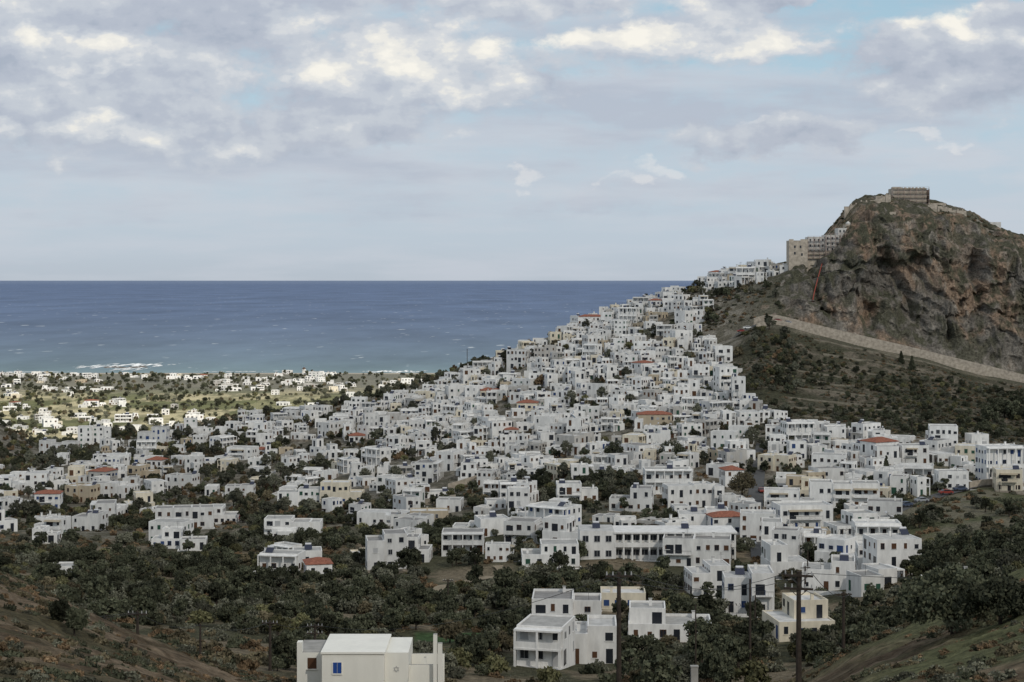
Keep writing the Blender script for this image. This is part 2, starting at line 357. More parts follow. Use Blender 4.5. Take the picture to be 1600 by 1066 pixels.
C=cmix(C,np.ones_like(C)*c3(.065,.105,.045),fld_g)
rn=fbm(wx/9,wz/9,5,100);rn2=fbm(wx/30,wz/25,4,110)
RC=cmix(np.ones_like(C)*c3(.165,.15,.13),c3(.27,.195,.14),ss(.45,.60,rn2)*ss(.38,.55,rn))
RC=cmix(RC,c3(.29,.26,.22),ss(.56,.70,fbm(wx/4,wz/5,4,120))*.65)
RC=cmix(RC,c3(.08,.07,.06),ss(.55,.72,fbm(wx/5,wz/3,4,125))*.6)
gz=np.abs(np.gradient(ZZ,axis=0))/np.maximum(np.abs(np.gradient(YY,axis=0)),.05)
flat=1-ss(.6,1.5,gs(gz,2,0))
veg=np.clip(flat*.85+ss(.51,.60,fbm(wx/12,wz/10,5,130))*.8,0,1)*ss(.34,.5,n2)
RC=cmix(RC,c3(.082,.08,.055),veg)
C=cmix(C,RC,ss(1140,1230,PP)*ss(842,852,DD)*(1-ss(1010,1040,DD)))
fg=1-ss(165,215,DD)
FC=cmix(np.ones_like(C)*c3(.12,.088,.058),c3(.21,.16,.11),ss(.42,.6,fbm(XX/3,DD/3,5,140)))
FC=cmix(FC,c3(.08,.075,.042),ss(.5,.62,n1)*.7)
FC=cmix(FC,c3(.13,.135,.07),ss(1200,1450,PP)*ss(.38,.55,n1)*.85)
C=cmix(C,FC,fg)
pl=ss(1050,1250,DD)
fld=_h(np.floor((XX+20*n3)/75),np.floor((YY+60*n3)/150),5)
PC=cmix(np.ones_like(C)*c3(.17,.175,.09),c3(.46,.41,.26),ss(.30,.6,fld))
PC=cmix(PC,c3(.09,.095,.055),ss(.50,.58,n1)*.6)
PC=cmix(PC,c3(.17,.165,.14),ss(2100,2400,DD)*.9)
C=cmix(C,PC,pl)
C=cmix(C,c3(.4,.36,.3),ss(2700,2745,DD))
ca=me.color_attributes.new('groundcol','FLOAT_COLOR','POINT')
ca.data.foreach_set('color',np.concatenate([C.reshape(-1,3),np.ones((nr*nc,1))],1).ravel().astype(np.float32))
m,nt,bs=new_mat('ground_cover');N=nt.nodes;L=nt.links
at=N.new('ShaderNodeAttribute');at.attribute_name='groundcol'
g=N.new('ShaderNodeNewGeometry')
def noise(scale,det=6,ro=.6):
    n=N.new('ShaderNodeTexNoise');n.inputs['Scale'].default_value=scale;n.inputs['Detail'].default_value=det;n.inputs['Roughness'].default_value=ro;L.new(g.outputs['Position'],n.inputs['Vector']);return n
def mrange(src,a,b,c,d):
    r=N.new('ShaderNodeMapRange');r.inputs[1].default_value=a;r.inputs[2].default_value=b;r.inputs[3].default_value=c;r.inputs[4].default_value=d;L.new(src,r.inputs[0]);return r.outputs[0]
nA=noise(.9,6,.7)
a1=mrange(nA.outputs[0],.35,.65,.5,1.45)
vs=N.new('ShaderNodeVectorMath');vs.operation='SCALE';L.new(at.outputs['Color'],vs.inputs[0]);L.new(a1,vs.inputs['Scale'])
L.new(vs.outputs[0],bs.inputs['Base Color']);bs.inputs['Specular IOR Level'].default_value=.05;bs.inputs['Roughness'].default_value=1
bp=N.new('ShaderNodeBump');bp.inputs['Strength'].default_value=1;bp.inputs['Distance'].default_value=.9;L.new(nA.outputs[0],bp.inputs['Height']);L.new(bp.outputs[0],bs.inputs['Normal'])
me.materials.append(m)
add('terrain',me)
# ------------------------------------------------------------ SEA
m,nt,bs=new_mat('sea_water');N=nt.nodes;L=nt.links
g=N.new('ShaderNodeNewGeometry');sx=N.new('ShaderNodeSeparateXYZ');L.new(g.outputs['Position'],sx.inputs[0])
def math_(op,a,b=None,c=None):
    n=N.new('ShaderNodeMath');n.operation=op
    for i,q in enumerate((a,b,c)):
        if q is None: continue
        if isinstance(q,(int,float)): n.inputs[i].default_value=q
        else: L.new(q,n.inputs[i])
    return n.outputs[0]
inv=math_('DIVIDE',150*F,sx.outputs[1])
cr=N.new('ShaderNodeValToRGB');L.new(mrange(inv,0,150,0,1),cr.inputs[0])
e=cr.color_ramp.elements;e[0].position=0;e[0].color=(.125,.165,.25,1);e[1].position=1;e[1].color=(.185,.245,.265,1)
for p,c in((.05,(.082,.118,.205)),(.35,(.09,.126,.205)),(.6,(.107,.145,.21)),(.82,(.128,.175,.222)),(.93,(.145,.202,.232))):
    q=e.new(p);q.color=(*c,1)
mp=N.new('ShaderNodeMapping');L.new(g.outputs['Position'],mp.inputs[0]);mp.inputs['Scale'].default_value=(.0022,.0007,1)
nz=N.new('ShaderNodeTexNoise');nz.inputs['Scale'].default_value=1;nz.inputs['Detail'].default_value=9;nz.inputs['Roughness'].default_value=.68;L.new(mp.outputs[0],nz.inputs['Vector'])
vs=N.new('ShaderNodeVectorMath');vs.operation='SCALE';L.new(cr.outputs[0],vs.inputs[0]);L.new(mrange(nz.outputs[0],.3,.7,.72,1.28),vs.inputs['Scale'])
mp2=N.new('ShaderNodeMapping');L.new(g.outputs['Position'],mp2.inputs[0]);mp2.inputs['Scale'].default_value=(.025,.008,1)
nz2=N.new('ShaderNodeTexNoise');nz2.inputs['Scale'].default_value=1;nz2.inputs['Detail'].default_value=3;L.new(mp2.outputs[0],nz2.inputs['Vector'])
cap=mrange(nz2.outputs[0],.66,.72,0,.5)
mx=N.new('ShaderNodeMix');mx.data_type='RGBA';L.new(cap,mx.inputs[0]);L.new(vs.outputs[0],mx.inputs[6]);mx.inputs[7].default_value=(.55,.58,.6,1)
L.new(mx.outputs[2],bs.inputs['Base Color']);bs.inputs['Roughness'].default_value=.7;bs.inputs['Specular IOR Level'].default_value=.06
me=bpy.data.meshes.new('sea');me.from_pydata([(-300000,1300,0),(300000,1300,0),(300000,600000,0),(-300000,600000,0)],[],[(0,1,2,3)]);me.materials.append(m);add('sea',me)
M_FOAM=plain('surf_foam',(.8,.82,.83),.9)
def foam(px0,px1,py,th):
    b=MB();n=60
    D=150*F/(py-HY)
    for i in range(n):
        if random.random()<.22: continue
        u0=px0+(px1-px0)*i/n;u1=px0+(px1-px0)*(i+random.uniform(.6,1.5))/n
        dd=D+th*.5*math.sin(i*.35)+random.uniform(-.4,.4)*th;t=th*random.uniform(.2,1.0)*math.sin(math.pi*(i+.5)/n)
        b.poly([(W(u0,D),dd-t,.3+i*.002),(W(u1,D),dd-t*.8,.3+i*.002),(W(u1+2,D),dd+t,.3+i*.002),(W(u0+1,D),dd+t*.7,.3+i*.002)],0)
    add('breaking_surf',b.mesh('breaking_surf',[M_FOAM]))
foam(115,190,573,60);foam(160,275,570.5,55);foam(170,230,577,50);foam(560,668,581,30);foam(0,110,581.5,14);foam(300,420,581,8)
b=MB()
for i in range(16):
    x=W(165+i*4,2930);y=2930+random.uniform(-20,20);r=random.uniform(6,13)
    n=7;ring=[(x+r*math.cos(6.283*k/n)*random.uniform(.7,1.2),y+r*math.sin(6.283*k/n),-.5) for k in range(n)]
    top=(x,y,random.uniform(1,3.2))
    for k in range(n): b.poly([ring[k],ring[(k+1)%n],top],0)
add('reef_rocks',b.mesh('reef_rocks',[plain('reef_rock',(.12,.11,.10),.9,.1,.3,.1)]))
# ------------------------------------------------------------ occupancy
occ={}
def occ_ok(x,y,r):
    i,j=int(x//12),int(y//12)
    for a in range(i-2,i+3):
        for c in range(j-2,j+3):
            for (u,v,q) in occ.get((a,c),()):
                if (u-x)**2+(v-y)**2<(q+r)**2: return False
    return True
def occ_add(x,y,r): occ.setdefault((int(x//12),int(y//12)),[]).append((x,y,r))
FRONT=[]
for px in range(655,750,10):
    for d in range(235,290,5): FRONT.append((W(px,d),d,1.6))
for px in range(685,800,10):
    for d in (372,378,384,390,396,402): FRONT.append((W(px,d),d,2.2))
# ------------------------------------------------------------ landmark houses
def lm(px0,px1,top,base,depth=8,style=None,rz=0,name='white_house',seed=None,dmin=230,dmax=1000,D=None,hmul=1):
    c=(px0+px1)/2
    if D is None: D=D_at(c,base,dmin,dmax)
    w=(px1-px0)/F*D;h=(base-top)/F*D*hmul
    x=W(c,D);y=D+depth/2
    z=H-(base-HY)/F*D
    sd=seed if seed is not None else int(px0*7+top)
    b=house(sd,w,depth,h,style)
    o=add(name,b.mesh(name,HM),(x,y,z),rz)
    k=max(1,int(w//8));
    for i in range(k): occ_add(x-w/2+w*(i+.5)/k,y,max(w/k,depth)/2*.95)
    if D<560:
        for q in (2,6,11,16): 
            for i in range(k+1): FRONT.append((x-w/2+w*i/k,D-q,2.6))
    return o
LM=[(570,632,836,893,9,'twin'),(632,672,842,880,8,'step'),(690,756,834,868,9,'loggia'),(745,792,812,838,8,'plain'),(792,872,818,852,9,'lshape'),(815,905,852,888,9,'step'),
(405,468,868,897,8,'loggia'),(455,500,862,884,7,'plain'),(474,514,882,902,7,'tile'),(412,500,812,840,9,'twin'),(560,640,802,822,8,'plain'),(640,700,800,815,7,'plain'),
(236,282,830,858,7,'step'),(280,320,845,860,6,'plain'),(50,86,828,850,7,'lshape'),(75,117,887,898,6,'plain'),(240,330,795,828,8,'lshape'),(433,500,765,792,8,'twin'),(500,566,755,788,8,'step'),(640,700,760,783,8,'step'),
(1040,1146,846,888,10,'step'),(1078,1140,886,932,9,'twin'),(1136,1212,898,962,10,'lshape'),(1210,1300,948,1000,10,'step'),(1260,1342,880,925,9,'twin'),(1338,1376,902,930,7,'plain'),
(985,1115,958,1004,9,'step'),(1445,1480,912,930,6,'plain'),(1482,1525,903,925,6,'plain'),
(833,942,940,988,10,'lshape'),(815,890,985,1046,10,'loggia'),(885,966,984,1038,9,'twin'),(940,1010,930,955,7,'plain'),
(1200,1262,855,905,9,'step'),(1340,1412,822,865,9,'loggia'),(1345,1418,858,893,9,'step'),(1270,1378,757,797,10,'loggia'),(1215,1300,792,830,9,'plain'),(1300,1372,806,840,9,'step'),
(1008,1082,735,772,9,'loggia'),(955,1022,765,800,9,'step'),(1040,1130,760,795,9,'lshape'),(1062,1140,800,835,9,'twin'),(1160,1215,805,850,8,'plain'),
(1457,1500,668,712,9,'plain'),(1500,1550,682,722,9,'step'),(1540,1600,700,762,10,'loggia'),(1600,1650,690,750,10,'twin'),(1410,1452,697,727,8,'plain'),(1350,1408,700,735,8,'step'),(1560,1600,735,770,8,'plain'),
(1120,1150,574,618,8,'plain'),(1145,1166,590,628,8,'plain'),(780,830,756,782,8,'loggia'),(1110,1165,808,838,7,'tile'),(1130,1160,735,762,7,'tile'),(997,1050,648,672,8,'tile'),
(683,722,783,802,7,'plain'),(870,935,758,788,8,'lshape'),
(60,120,690,712,8,'step'),(120,170,668,700,8,'lshape'),(215,260,668,700,8,'twin'),(285,330,655,684,8,'step'),(1060,1110,572,600,8,'lshape'),(905,945,495,512,7,'tile')]
for t in LM: lm(t[0],t[1],t[2],t[3],t[4],t[5],rz=random.uniform(-.25,.25))
# school building
D=D_at(1030,878);b=MB();Rr=random.Random(5)
k=D/F;w1=54*k;w2=190*k;hh=46*k
b.box(0,w1,0,11,-5,hh,PL,top=RF)
for i in range(3):
    for j in range(2): win(b,Rr,0,(0,w1,0,11),w1*(i+.5)/3,hh/2*j+1.0,1.3,1.4,GL,frame=GY)
b.box(w1,w1+w2,1.6,11,-5,hh-.6,PL,top=RF);n=14
b.box(w1,w1+w2,-.1,1.55,-5,0,PL)
b.box(w1-.1,w1+w2+.3,-.3,11.3,hh-.6,hh-.25,PL,bottom=True)
b.box(w1,w1+w2,-.1,1.55,hh/2-.35,hh/2+.75,PL,bottom=True)
for i in range(n+1):
    u=w1+(w2-.4)*i/n;b.box(u,u+.4,0,.4,0,hh/2-.35,PL);b.box(u,u+.4,0,.4,hh/2+.75,hh-.6,PL)
for i in range(n):
    u=w1+w2*(i+.5)/n
    for j in range(2): win(b,Rr,0,(w1,w1+w2,1.6,11),u,hh/2*j+1.1,1.7,1.3,GL,frame=GY)
solar(b,w1*.5,5,hh);solar(b,w1+w2*.6,6,hh-.25)
add('school_building',b.mesh('school_building',HM),(W(906,D),D,H-(876-HY)*k))
for i in range(8):
    occ_add(W(906,D)+(i+.5)*(w1+w2)/8,D+5,5.5)
    for q in(3,8,13): FRONT.append((W(906,D)+(i+.5)*(w1+w2)/8,D-q,3.5))
# foreground villa
D=168;k=D/F;b=MB();Rr=random.Random(3)
HMV=[M_VILLA]+HM[1:];HMV[4]=M_BLV
zb=float(ground(W(560,D),D))-2
def fb(px0,px1,y0,y1,top,m=PL,t=CO): b.box(W(px0,D),W(px1,D),D+y0,D+y1,zb-4,H-(top-HY)*k,m,top=t)
fb(503,600,0,8.5,1022,PL,PL)
fb(600.1,637,1.2,8.5,1024,PL,PL)
x0,x1=W(503,D),W(600,D);zt=H-(1022-HY)*k
b.box(x0-.12,x1+.12,D-.12,D+8.6,zt+.002,zt+.2,PL,bottom=True)
fb(458,502.8,3,9,1030,PL,CO);b.box(W(458,D),W(466,D),D+3,D+4,H-(1030-HY)*k,H-(1014-HY)*k,PL)
fb(637.1,690,2,2.3,1046);fb(637.1,690,7,7.3,1046);fb(683,690,1.2,1.9,1010);fb(660,664,2.4,2.8,1036)
fb(676,682,1.3,1.9,996)
xw=W(527,D);zw=H-(1052-HY)*k
b.box(xw-.42,xw+.42,D-.05,D,zw,zw+1.05,BL,bottom=True)
for q in (-.5,.42): b.box(xw+q,xw+q+.08,D-.09,D,zw-.05,zw+1.1,PL)
b.box(xw-.5,xw+.5,D-.12,D,zw-.13,zw-.05,PL,bottom=True);b.box(xw-.02,xw+.02,D-.07,D-.05,zw,zw+1.05,GY)
xs=W(618,D);zs=H-(1050-HY)*k
for s in (0,math.pi):
    P=[(xs+.3*math.sin(s+a),D+1.17,zs+.3*math.cos(s+a)) for a in (0,2.094,4.189)]
    for i in range(3): b.tube(P[i],P[(i+1)%3],.02,.02,4,GY)
win(b,Rr,0,(W(458,D),W(502,D),D+3,D+9),W(482,D),H-(1056-HY)*k,.9,1.1,BR)
add('foreground_villa',b.mesh('foreground_villa',HMV))
for q in (500,560,620,680): occ_add(W(q,D),D+4,5);FRONT.append((W(q,D),D-5,5));FRONT.append((W(q,D),D-14,6))
# ------------------------------------------------------------ scatter houses (shared variants)
variants=[];bigv=[]
for i in range(80):
    R=random.Random(1000+i)
    w=R.uniform(4.6,9.5);d=R.uniform(5,8);h=R.choice((3.0,3.3,5.4,5.8,6.2,3.6,5.6))
    st='tile' if i in(7,41) else None
    variants.append((house(2000+i,w,d,h,st).mesh('white_house',HM),max(w,d)))
for i in range(30):
    R=random.Random(3000+i);w=R.uniform(9,14);d=R.uniform(7,10);h=R.choice((3.4,6.2,6.6,6.4,8.6))
    bigv.append((house(4000+i,w,d,h).mesh('white_house',HM),max(w,d)))
def inpoly(x,y,P):
    r=False;j=len(P)-1
    for i in range(len(P)):
        if (P[i][1]>y)!=(P[j][1]>y) and x<(P[j][0]-P[i][0])*(y-P[i][1])/(P[j][1]-P[i][1])+P[i][0]: r=not r
        j=i
    return r
ZONES=[
([(640,625),(700,598),(760,572),(830,542),(900,512),(1000,480),(1060,460),(1112,480),(1095,520),(1130,560),(1165,620),(1220,660),(1190,700),(1190,790),(1000,790),(850,770),(700,740),(600,700),(560,640)],.94,.78,560,1000,.1),
([(1190,665),(1340,685),(1440,700),(1600,715),(1700,730),(1700,770),(1540,765),(1390,790),(1400,880),(1330,890),(1200,880),(1185,790)],.8,.9,380,720,.35),
([(180,700),(330,662),(400,655),(480,648),(600,635),(640,690),(700,740),(620,775),(560,765),(430,775),(350,740),(190,775),(60,810),(-100,800),(-100,745),(60,735)],.48,.92,560,960,.25),
([(570,700),(700,740),(850,770),(1000,790),(1190,790),(1180,840),(1000,835),(860,810),(700,800),(600,785)],.5,1.0,430,640,.4),
([(1090,448),(1120,438),(1200,420),(1228,416),(1230,428),(1190,440),(1120,455),(1085,462)],1,.8,900,1000,0),
([(60,810),(190,775),(350,760),(420,800),(300,850),(200,850),(60,850),(-100,870),(-100,800)],.16,1.1,430,700,.4),
([(480,790),(700,800),(860,810),(900,850),(760,880),(560,890),(400,880),(400,830)],.22,1.1,380,560,.4),
([(1190,840),(1420,830),(1420,900),(1340,930),(1200,930)],.4,1.1,330,480,.5),
]
NH=0
for P,keep,sp,d0,d1,bp_ in ZONES:
    pxs=[p[0] for p in P];D=d0
    while D<d1:
        D+=9.0 if keep>.75 else 11
        px=min(pxs)+random.uniform(0,10)
        while px<max(pxs):
            px+=6.2/D*F*random.uniform(.9,1.2)
            if random.random()>keep: continue
            d=D+random.uniform(-3.5,3.5)
            if keep>.9 and d<760 and random.random()<.14: continue
            py=float(pyof(px,d))
            if not inpoly(px,py,P): continue
            xx=W(px,d)
            if float(fbm(np.array([xx/22]),np.array([d/22]),2,520)[0])>(.69 if keep>.9 else .60): continue
            if random.random()<bp_: me,s=random.choice(bigv);sca=random.uniform(.85,1.05)
            else: me,s=random.choice(variants);sca=random.uniform(.74,1.12)
            x=xx;r=s*.5*sp*sca*.86
            if abs(px-1183)<11 and 440<d<640: continue
            if not occ_ok(x,d,r): continue
            occ_add(x,d,r)
            rz=random.gauss(-.1,.36)+random.choice((0,0,0,math.pi/2,-math.pi/2,math.pi))
            add('white_house',me,(x,d,float(ground(x,d))-.1),rz,(sca,sca,sca*random.uniform(.85,1.15)));NH+=1
for i in range(520):
    px=random.uniform(-300,680);d=random.choice((random.uniform(1350,2000),random.uniform(1900,2720),random.uniform(2250,2720)))
    if px>620 and d<1900: continue
    x=W(px,d)
    if float(fbm(np.array([x/120]),np.array([d/200]),2,300)[0])<.42: continue
    me,s=random.choice(variants)
    if not occ_ok(x,d,7): continue
    occ_add(x,d,7);q=random.uniform(1.0,1.6)
    add('white_house',me,(x,d,float(ground(x,d))),random.gauss(0,.3)+random.choice((0,1.57,3.14)),(q*1.35,q,q*.85));NH+=1
x,d=W(475,2700),2700;z=float(ground(x,d));b=MB();b.tube((0,0,-1),(0,0,9),3.6,2.9,16,PL);b.tube((0,0,9),(0,0,11.5),3.2,.3,16,BR)
for i in range(8):
    a=i*math.pi/4;b.tube((0,-3.6,9),(5.5*math.cos(a),-3.6,9+5.5*math.sin(a)),.12,.08,5,WD)
b.tube((0,-3.8,9),(0,0,9),.25,.25,6,WD)
add('windmill',b.mesh('windmill',HM),(x,d,z))
# ------------------------------------------------------------ castle & monastery
def scaffold(b,x0,x1,y,z0,z1,m=WD,sx=2.2,sz=2.0):
    n=max(1,int((x1-x0)/sx));k=max(1,int((z1-z0)/sz))
    for i in range(n+1):
        u=x0+(x1-x0)*i/n;b.box(u-.06,u+.06,y-.06,y+.06,z0,z1+.8,m);b.box(u-.06,u+.06,y+1.14,y+1.26,z0,z1+.8,m)
    for j in range(k+1):
        v=z0+(z1-z0)*j/k;b.box(x0,x1,y+.07,y+1.13,v,v+.1,WD,bottom=True);b.box(x0,x1,y-.1,y-.07,v+.9,v+1.0,m,bottom=True)
    for i in range(n): b.tube((x0+(x1-x0)*i/n,y-.15,z0),(x0+(x1-x0)*(i+1)/n,y-.15,z1),.05,.05,4,m)
D=950;k=D/F
def zc(py): return H-(py-HY)*k
M_PINK=plain('debris_netting',(.38,.29,.25),.9);HM2=HM+[M_PINK];PK=17
M_STL=plain('pale_masonry',(.42,.365,.30),.95,.1,.3,.6)
HMC=list(HM2);HMC[ST]=M_STL;HMC[PL]=plain('aged_render',(.56,.54,.51),.9,.1,.25,.5)
HMC[WD]=plain('scaffold_board',(.2,.16,.12),.9,.1,.2,1)
b=MB();x0,x1=W(1396,D),W(1448,D)
b.box(x0,x1,0,13,zc(330),zc(294),ST,top=CO)
for i in range(9):
    u=x0+(x1-x0)*i/9;b.box(u,u+(x1-x0)/9*.55,0,.6,zc(294),zc(294)+.4,ST)
b.box(x0+.5,x0+5,4,8,zc(294),zc(294)+.8,ST,top=CO)
scaffold(b,x0-1,x1+1,-1.6,zc(322),zc(295),PK,3,2.4)
b.poly([(x1+1.2,-1.7,zc(318)),(x1+1.2,12,zc(318)),(x1+1.2,12,zc(296)),(x1+1.2,-1.7,zc(296))],PK)
b.box(x0-9,x0-1.2,3,9,zc(330),zc(306),ST,top=CO);b.box(x0-14,x0-9,4,8,zc(330),zc(311),ST,top=CO)
b.box(x1,x1+12,5,6,zc(332),zc(317),ST)
add('castle_keep',b.mesh('castle_keep',HMC),(0,D,0))
def curtain(p0,p1,py0,py1,D,n,seed):
    R=random.Random(seed);b=MB();k=D/F
    for i in range(n):
        a=p0+(p1-p0)*i/n;c=p0+(p1-p0)*(i+1)/n;t=py0+(py1-py0)*(i+.5)/n+R.uniform(-1.5,1.5)
        xa,xc=W(a,D),W(c,D);g=float(base_h((a+c)/2,D))
        b.box(xa,xc-.02,R.uniform(-.4,.4),2.2,min(g,H-(t-HY)*k)-7,H-(t-HY)*k,ST,top=CO)
        if R.random()<.5: b.box(xa+.3,xa+1.0,-.1,.7,H-(t-HY)*k,H-(t-HY)*k+.9,ST)
    add('fortress_wall',b.mesh('fortress_wall',HMC),(0,D,0))
curtain(1320,1392,325,304,940,9,1);curtain(1450,1510,317,332,944,8,2);curtain(1338,1400,346,330,918,7,3);curtain(1410,1470,350,344,915,6,4)
D=905;k=D/F
b=MB();R=random.Random(11)
X=lambda p:W(p,D)
for (a,c,t,bt,y0,y1,m) in ((1264,1290,370,402,2,12,PL),(1290,1312,367,405,1,12,PL),(1312,1330,356,400,4,14,PL),(1326,1340,350,390,8,16,ST),(1330,1352,362,405,3,12,ST)):
    b.box(X(a),X(c)-.01,y0,y1,zc(bt)-6,zc(t),m,top=RF)
    n=max(1,int((X(c)-X(a))/1.9))
    for i in range(n):
        for zz in (zc(t)-2.4,zc(t)-5.4,zc(t)-8.4): win(b,R,0,(X(a),X(c)-.01,y0,y1),X(a)+(X(c)-X(a))*(i+.5)/n,zz,.8,1.3,GL,sill=False)
b.box(X(1262),X(1350),.2,8,zc(430),zc(392),ST,top=CO)
b.tube((X(1331),10,zc(352)),(X(1331),10,zc(348)),1.3,1.3,12,PL);b.tube((X(1331),10,zc(348)),(X(1331),10,zc(345)),1.4,.2,12,PL)
scaffold(b,X(1290),X(1350),-1.8,zc(420),zc(368),PK,2.4,2.0)
scaffold(b,X(1262),X(1290),-1.2,zc(404),zc(372),PK,2.4,2.0)
add('hilltop_monastery',b.mesh('hilltop_monastery',HMC),(0,D,0))
b=MB();b.box(X(1232),X(1261),0,9,zc(428),zc(376),ST,top=CO)
b.box(X(1232),X(1239),0,.5,zc(376),zc(374),ST);b.box(X(1250),X(1261),0,.5,zc(376),zc(374),ST)
for u,v in((1241,388),(1250,388),(1241,398),(1252,400)): win(b,R,0,(X(1232),X(1261),0,9),X(u),zc(v),.9,1.4,GL,sill=False)
add('stone_tower_house',b.mesh('stone_tower_house',HMC),(0,D-2,0))
b=MB()
pts=[(1296,378),(1290,395),(1284,415),(1277,440),(1272,460),(1269,476)]
Ys=[D_at(p[0],p[1],852,930)-5.0 for p in pts]
for i in range(len(pts)-1):
    A=(W(pts[i][0],Ys[i]),Ys[i],H-(pts[i][1]-HY)/F*Ys[i]+.5);B=(W(pts[i+1][0],Ys[i+1]),Ys[i+1],H-(pts[i+1][1]-HY)/F*Ys[i+1]+.5)
    b.tube(A,B,.24,.22,8,RD)
add('rubble_chute',b.mesh('rubble_chute',HM))
D=950;k=D/F;b=MB();b.box(W(1536,D),W(1552,D),0,5,zc(362),zc(350),ST,top=CO);b.box(W(1548,D),W(1565,D),1,6,zc(362),zc(347),PL,top=RF)
win(b,R,0,(W(1548,D),W(1565,D),1,6),W(1556,D),zc(356),.8,1.5,GL,sill=False)
add('hilltop_chapel',b.mesh('hilltop_chapel',HMC),(0,D,0))
# ------------------------------------------------------------ castle road + wall
M_ASPH=plain('asphalt',(.09,.09,.09),.9,.2,.2,1)
M_WALL=plain('stone_parapet',(.38,.33,.27),.95,.1,.3,.7)
pl_=[]
for px in range(1150,1901,6):
    d=838;z=float(base_h(px,d));pl_.append((W(px,d),d,z+.9))
b=MB();bw=MB()
for i in range(len(pl_)-1):
    a,c=pl_[i],pl_[i+1]
    b.poly([(a[0],a[1]-3,a[2]),(c[0],c[1]-3,c[2]),(c[0],c[1]+5,c[2]),(a[0],a[1]+5,a[2])],0)
    if 1178<800+a[0]*F/838:
        j=random.uniform(-.05,.05)
        for (y0,y1,za,zb) in ((-3.5,-3.0,-2.8,.8),(5,5.8,-2,3.2)):
            bw.poly([(a[0],a[1]+y0,a[2]+za),(c[0],c[1]+y0,c[2]+za),(c[0],c[1]+y0,c[2]+zb+j),(a[0],a[1]+y0,a[2]+zb+j)],0)
            bw.poly([(a[0],a[1]+y0,a[2]+zb+j),(c[0],c[1]+y0,c[2]+zb+j),(c[0],c[1]+y1,c[2]+zb+j),(a[0],a[1]+y1,a[2]+zb+j)],0)
            bw.poly([(c[0],c[1]+y1,c[2]+za),(a[0],a[1]+y1,a[2]+za),(a[0],a[1]+y1,a[2]+zb+j),(c[0],c[1]+y1,c[2]+zb+j)],0)
add('castle_road',b.mesh('castle_road',[M_ASPH]));add('stone_road_wall',bw.mesh('stone_road_wall',[M_WALL]))
def ribbon(name,pts,w,mat,lift=.25):
    b=MB();P=[]
    for i in range(len(pts)-1):
        for t in np.linspace(0,1,12,endpoint=False): P.append((pts[i][0]*(1-t)+pts[i+1][0]*t,pts[i][1]*(1-t)+pts[i+1][1]*t))
    P=[(W(p,d),d) for p,d in P];prev=None
    for i in range(len(P)-1):
        dx,dy=P[i+1][0]-P[i][0],P[i+1][1]-P[i][1];l=math.hypot(dx,dy);nx,ny=-dy/l*w/2,dx/l*w/2
        L_=(P[i][0]+nx,P[i][1]+ny);R_=(P[i][0]-nx,P[i][1]-ny);z=float(ground(P[i][0],P[i][1]))+lift+.15
        cur=((*L_,z),(*R_,z))
        if prev: b.poly([prev[1],cur[1],cur[0],prev[0]],0)
        prev=cur
    return add(name,b.mesh(name,[mat]))
ribbon('town_street',[(1188,415),(1182,470),(1180,520),(1186,580),(1192,640)],4.5,M_ASPH)
M_DIRT=plain('dirt_track_soil',(.24,.20,.145),1,.05,.25,.6)
TR1=[(670,350),(690,365),(760,375),(790,392),(775,405)];TR2=[(110,345),(190,350),(250,362),(262,385)]
ribbon('dirt_track',TR1,2.4,M_DIRT,.3)
ribbon('dirt_track',TR2,2.4,M_DIRT,.3)
for T_ in(TR1,TR2):
    for (p0,d0),(p1,d1) in zip(T_,T_[1:]):
        for t in np.linspace(0,1,8): FRONT.append((W(p0*(1-t)+p1*t,d0*(1-t)+d1*t),d0*(1-t)+d1*t-2,3))
ribbon('town_street',[(1700,545),(1600,530),(1520,520),(1440,500),(1380,470),(1300,430)],4.5,M_ASPH)
def rwall(pts,h,name='stone_retaining_wall',mat=M_WALL):
    b=MB();P=[]
    for i in range(len(pts)-1):
        for t in np.linspace(0,1,10,endpoint=False): P.append((pts[i][0]*(1-t)+pts[i+1][0]*t,pts[i][1]*(1-t)+pts[i+1][1]*t))
    P=[(W(p,d),d,float(ground(W(p,d),d))) for p,d in P]
    for a,c in zip(P,P[1:]):
        for yy in(0,.5): b.poly([(a[0],a[1]+yy,a[2]-1.5),(c[0],c[1]+yy,c[2]-1.5),(c[0],c[1]+yy,c[2]+h),(a[0],a[1]+yy,a[2]+h)],0)
        b.poly([(a[0],a[1],a[2]+h),(c[0],c[1],c[2]+h),(c[0],c[1]+.5,c[2]+h),(a[0],a[1]+.5,a[2]+h)],0)
    add(name,b.mesh(name,[mat]))
rwall([(1515,517),(1560,523),(1600,528),(1700,540)],2.2);rwall([(230,560),(300,570),(370,560)],2);rwall([(560,560),(640,565),(720,560)],2);rwall([(700,600),(780,610)],2)
M_TER=plain('terrace_stone',(.2,.18,.14),.95,.1,.3,.7)
for q in range(9):
    d=690+q*16;p0=1180+random.uniform(0,120);rwall([(p0,d),(p0+random.uniform(100,260),d+random.uniform(-4,6))],.8,'terrace_wall',M_TER)
rwall([(760,540),(830,545),(900,540)],1.6);rwall([(1370,600),(1460,610)],2.2)
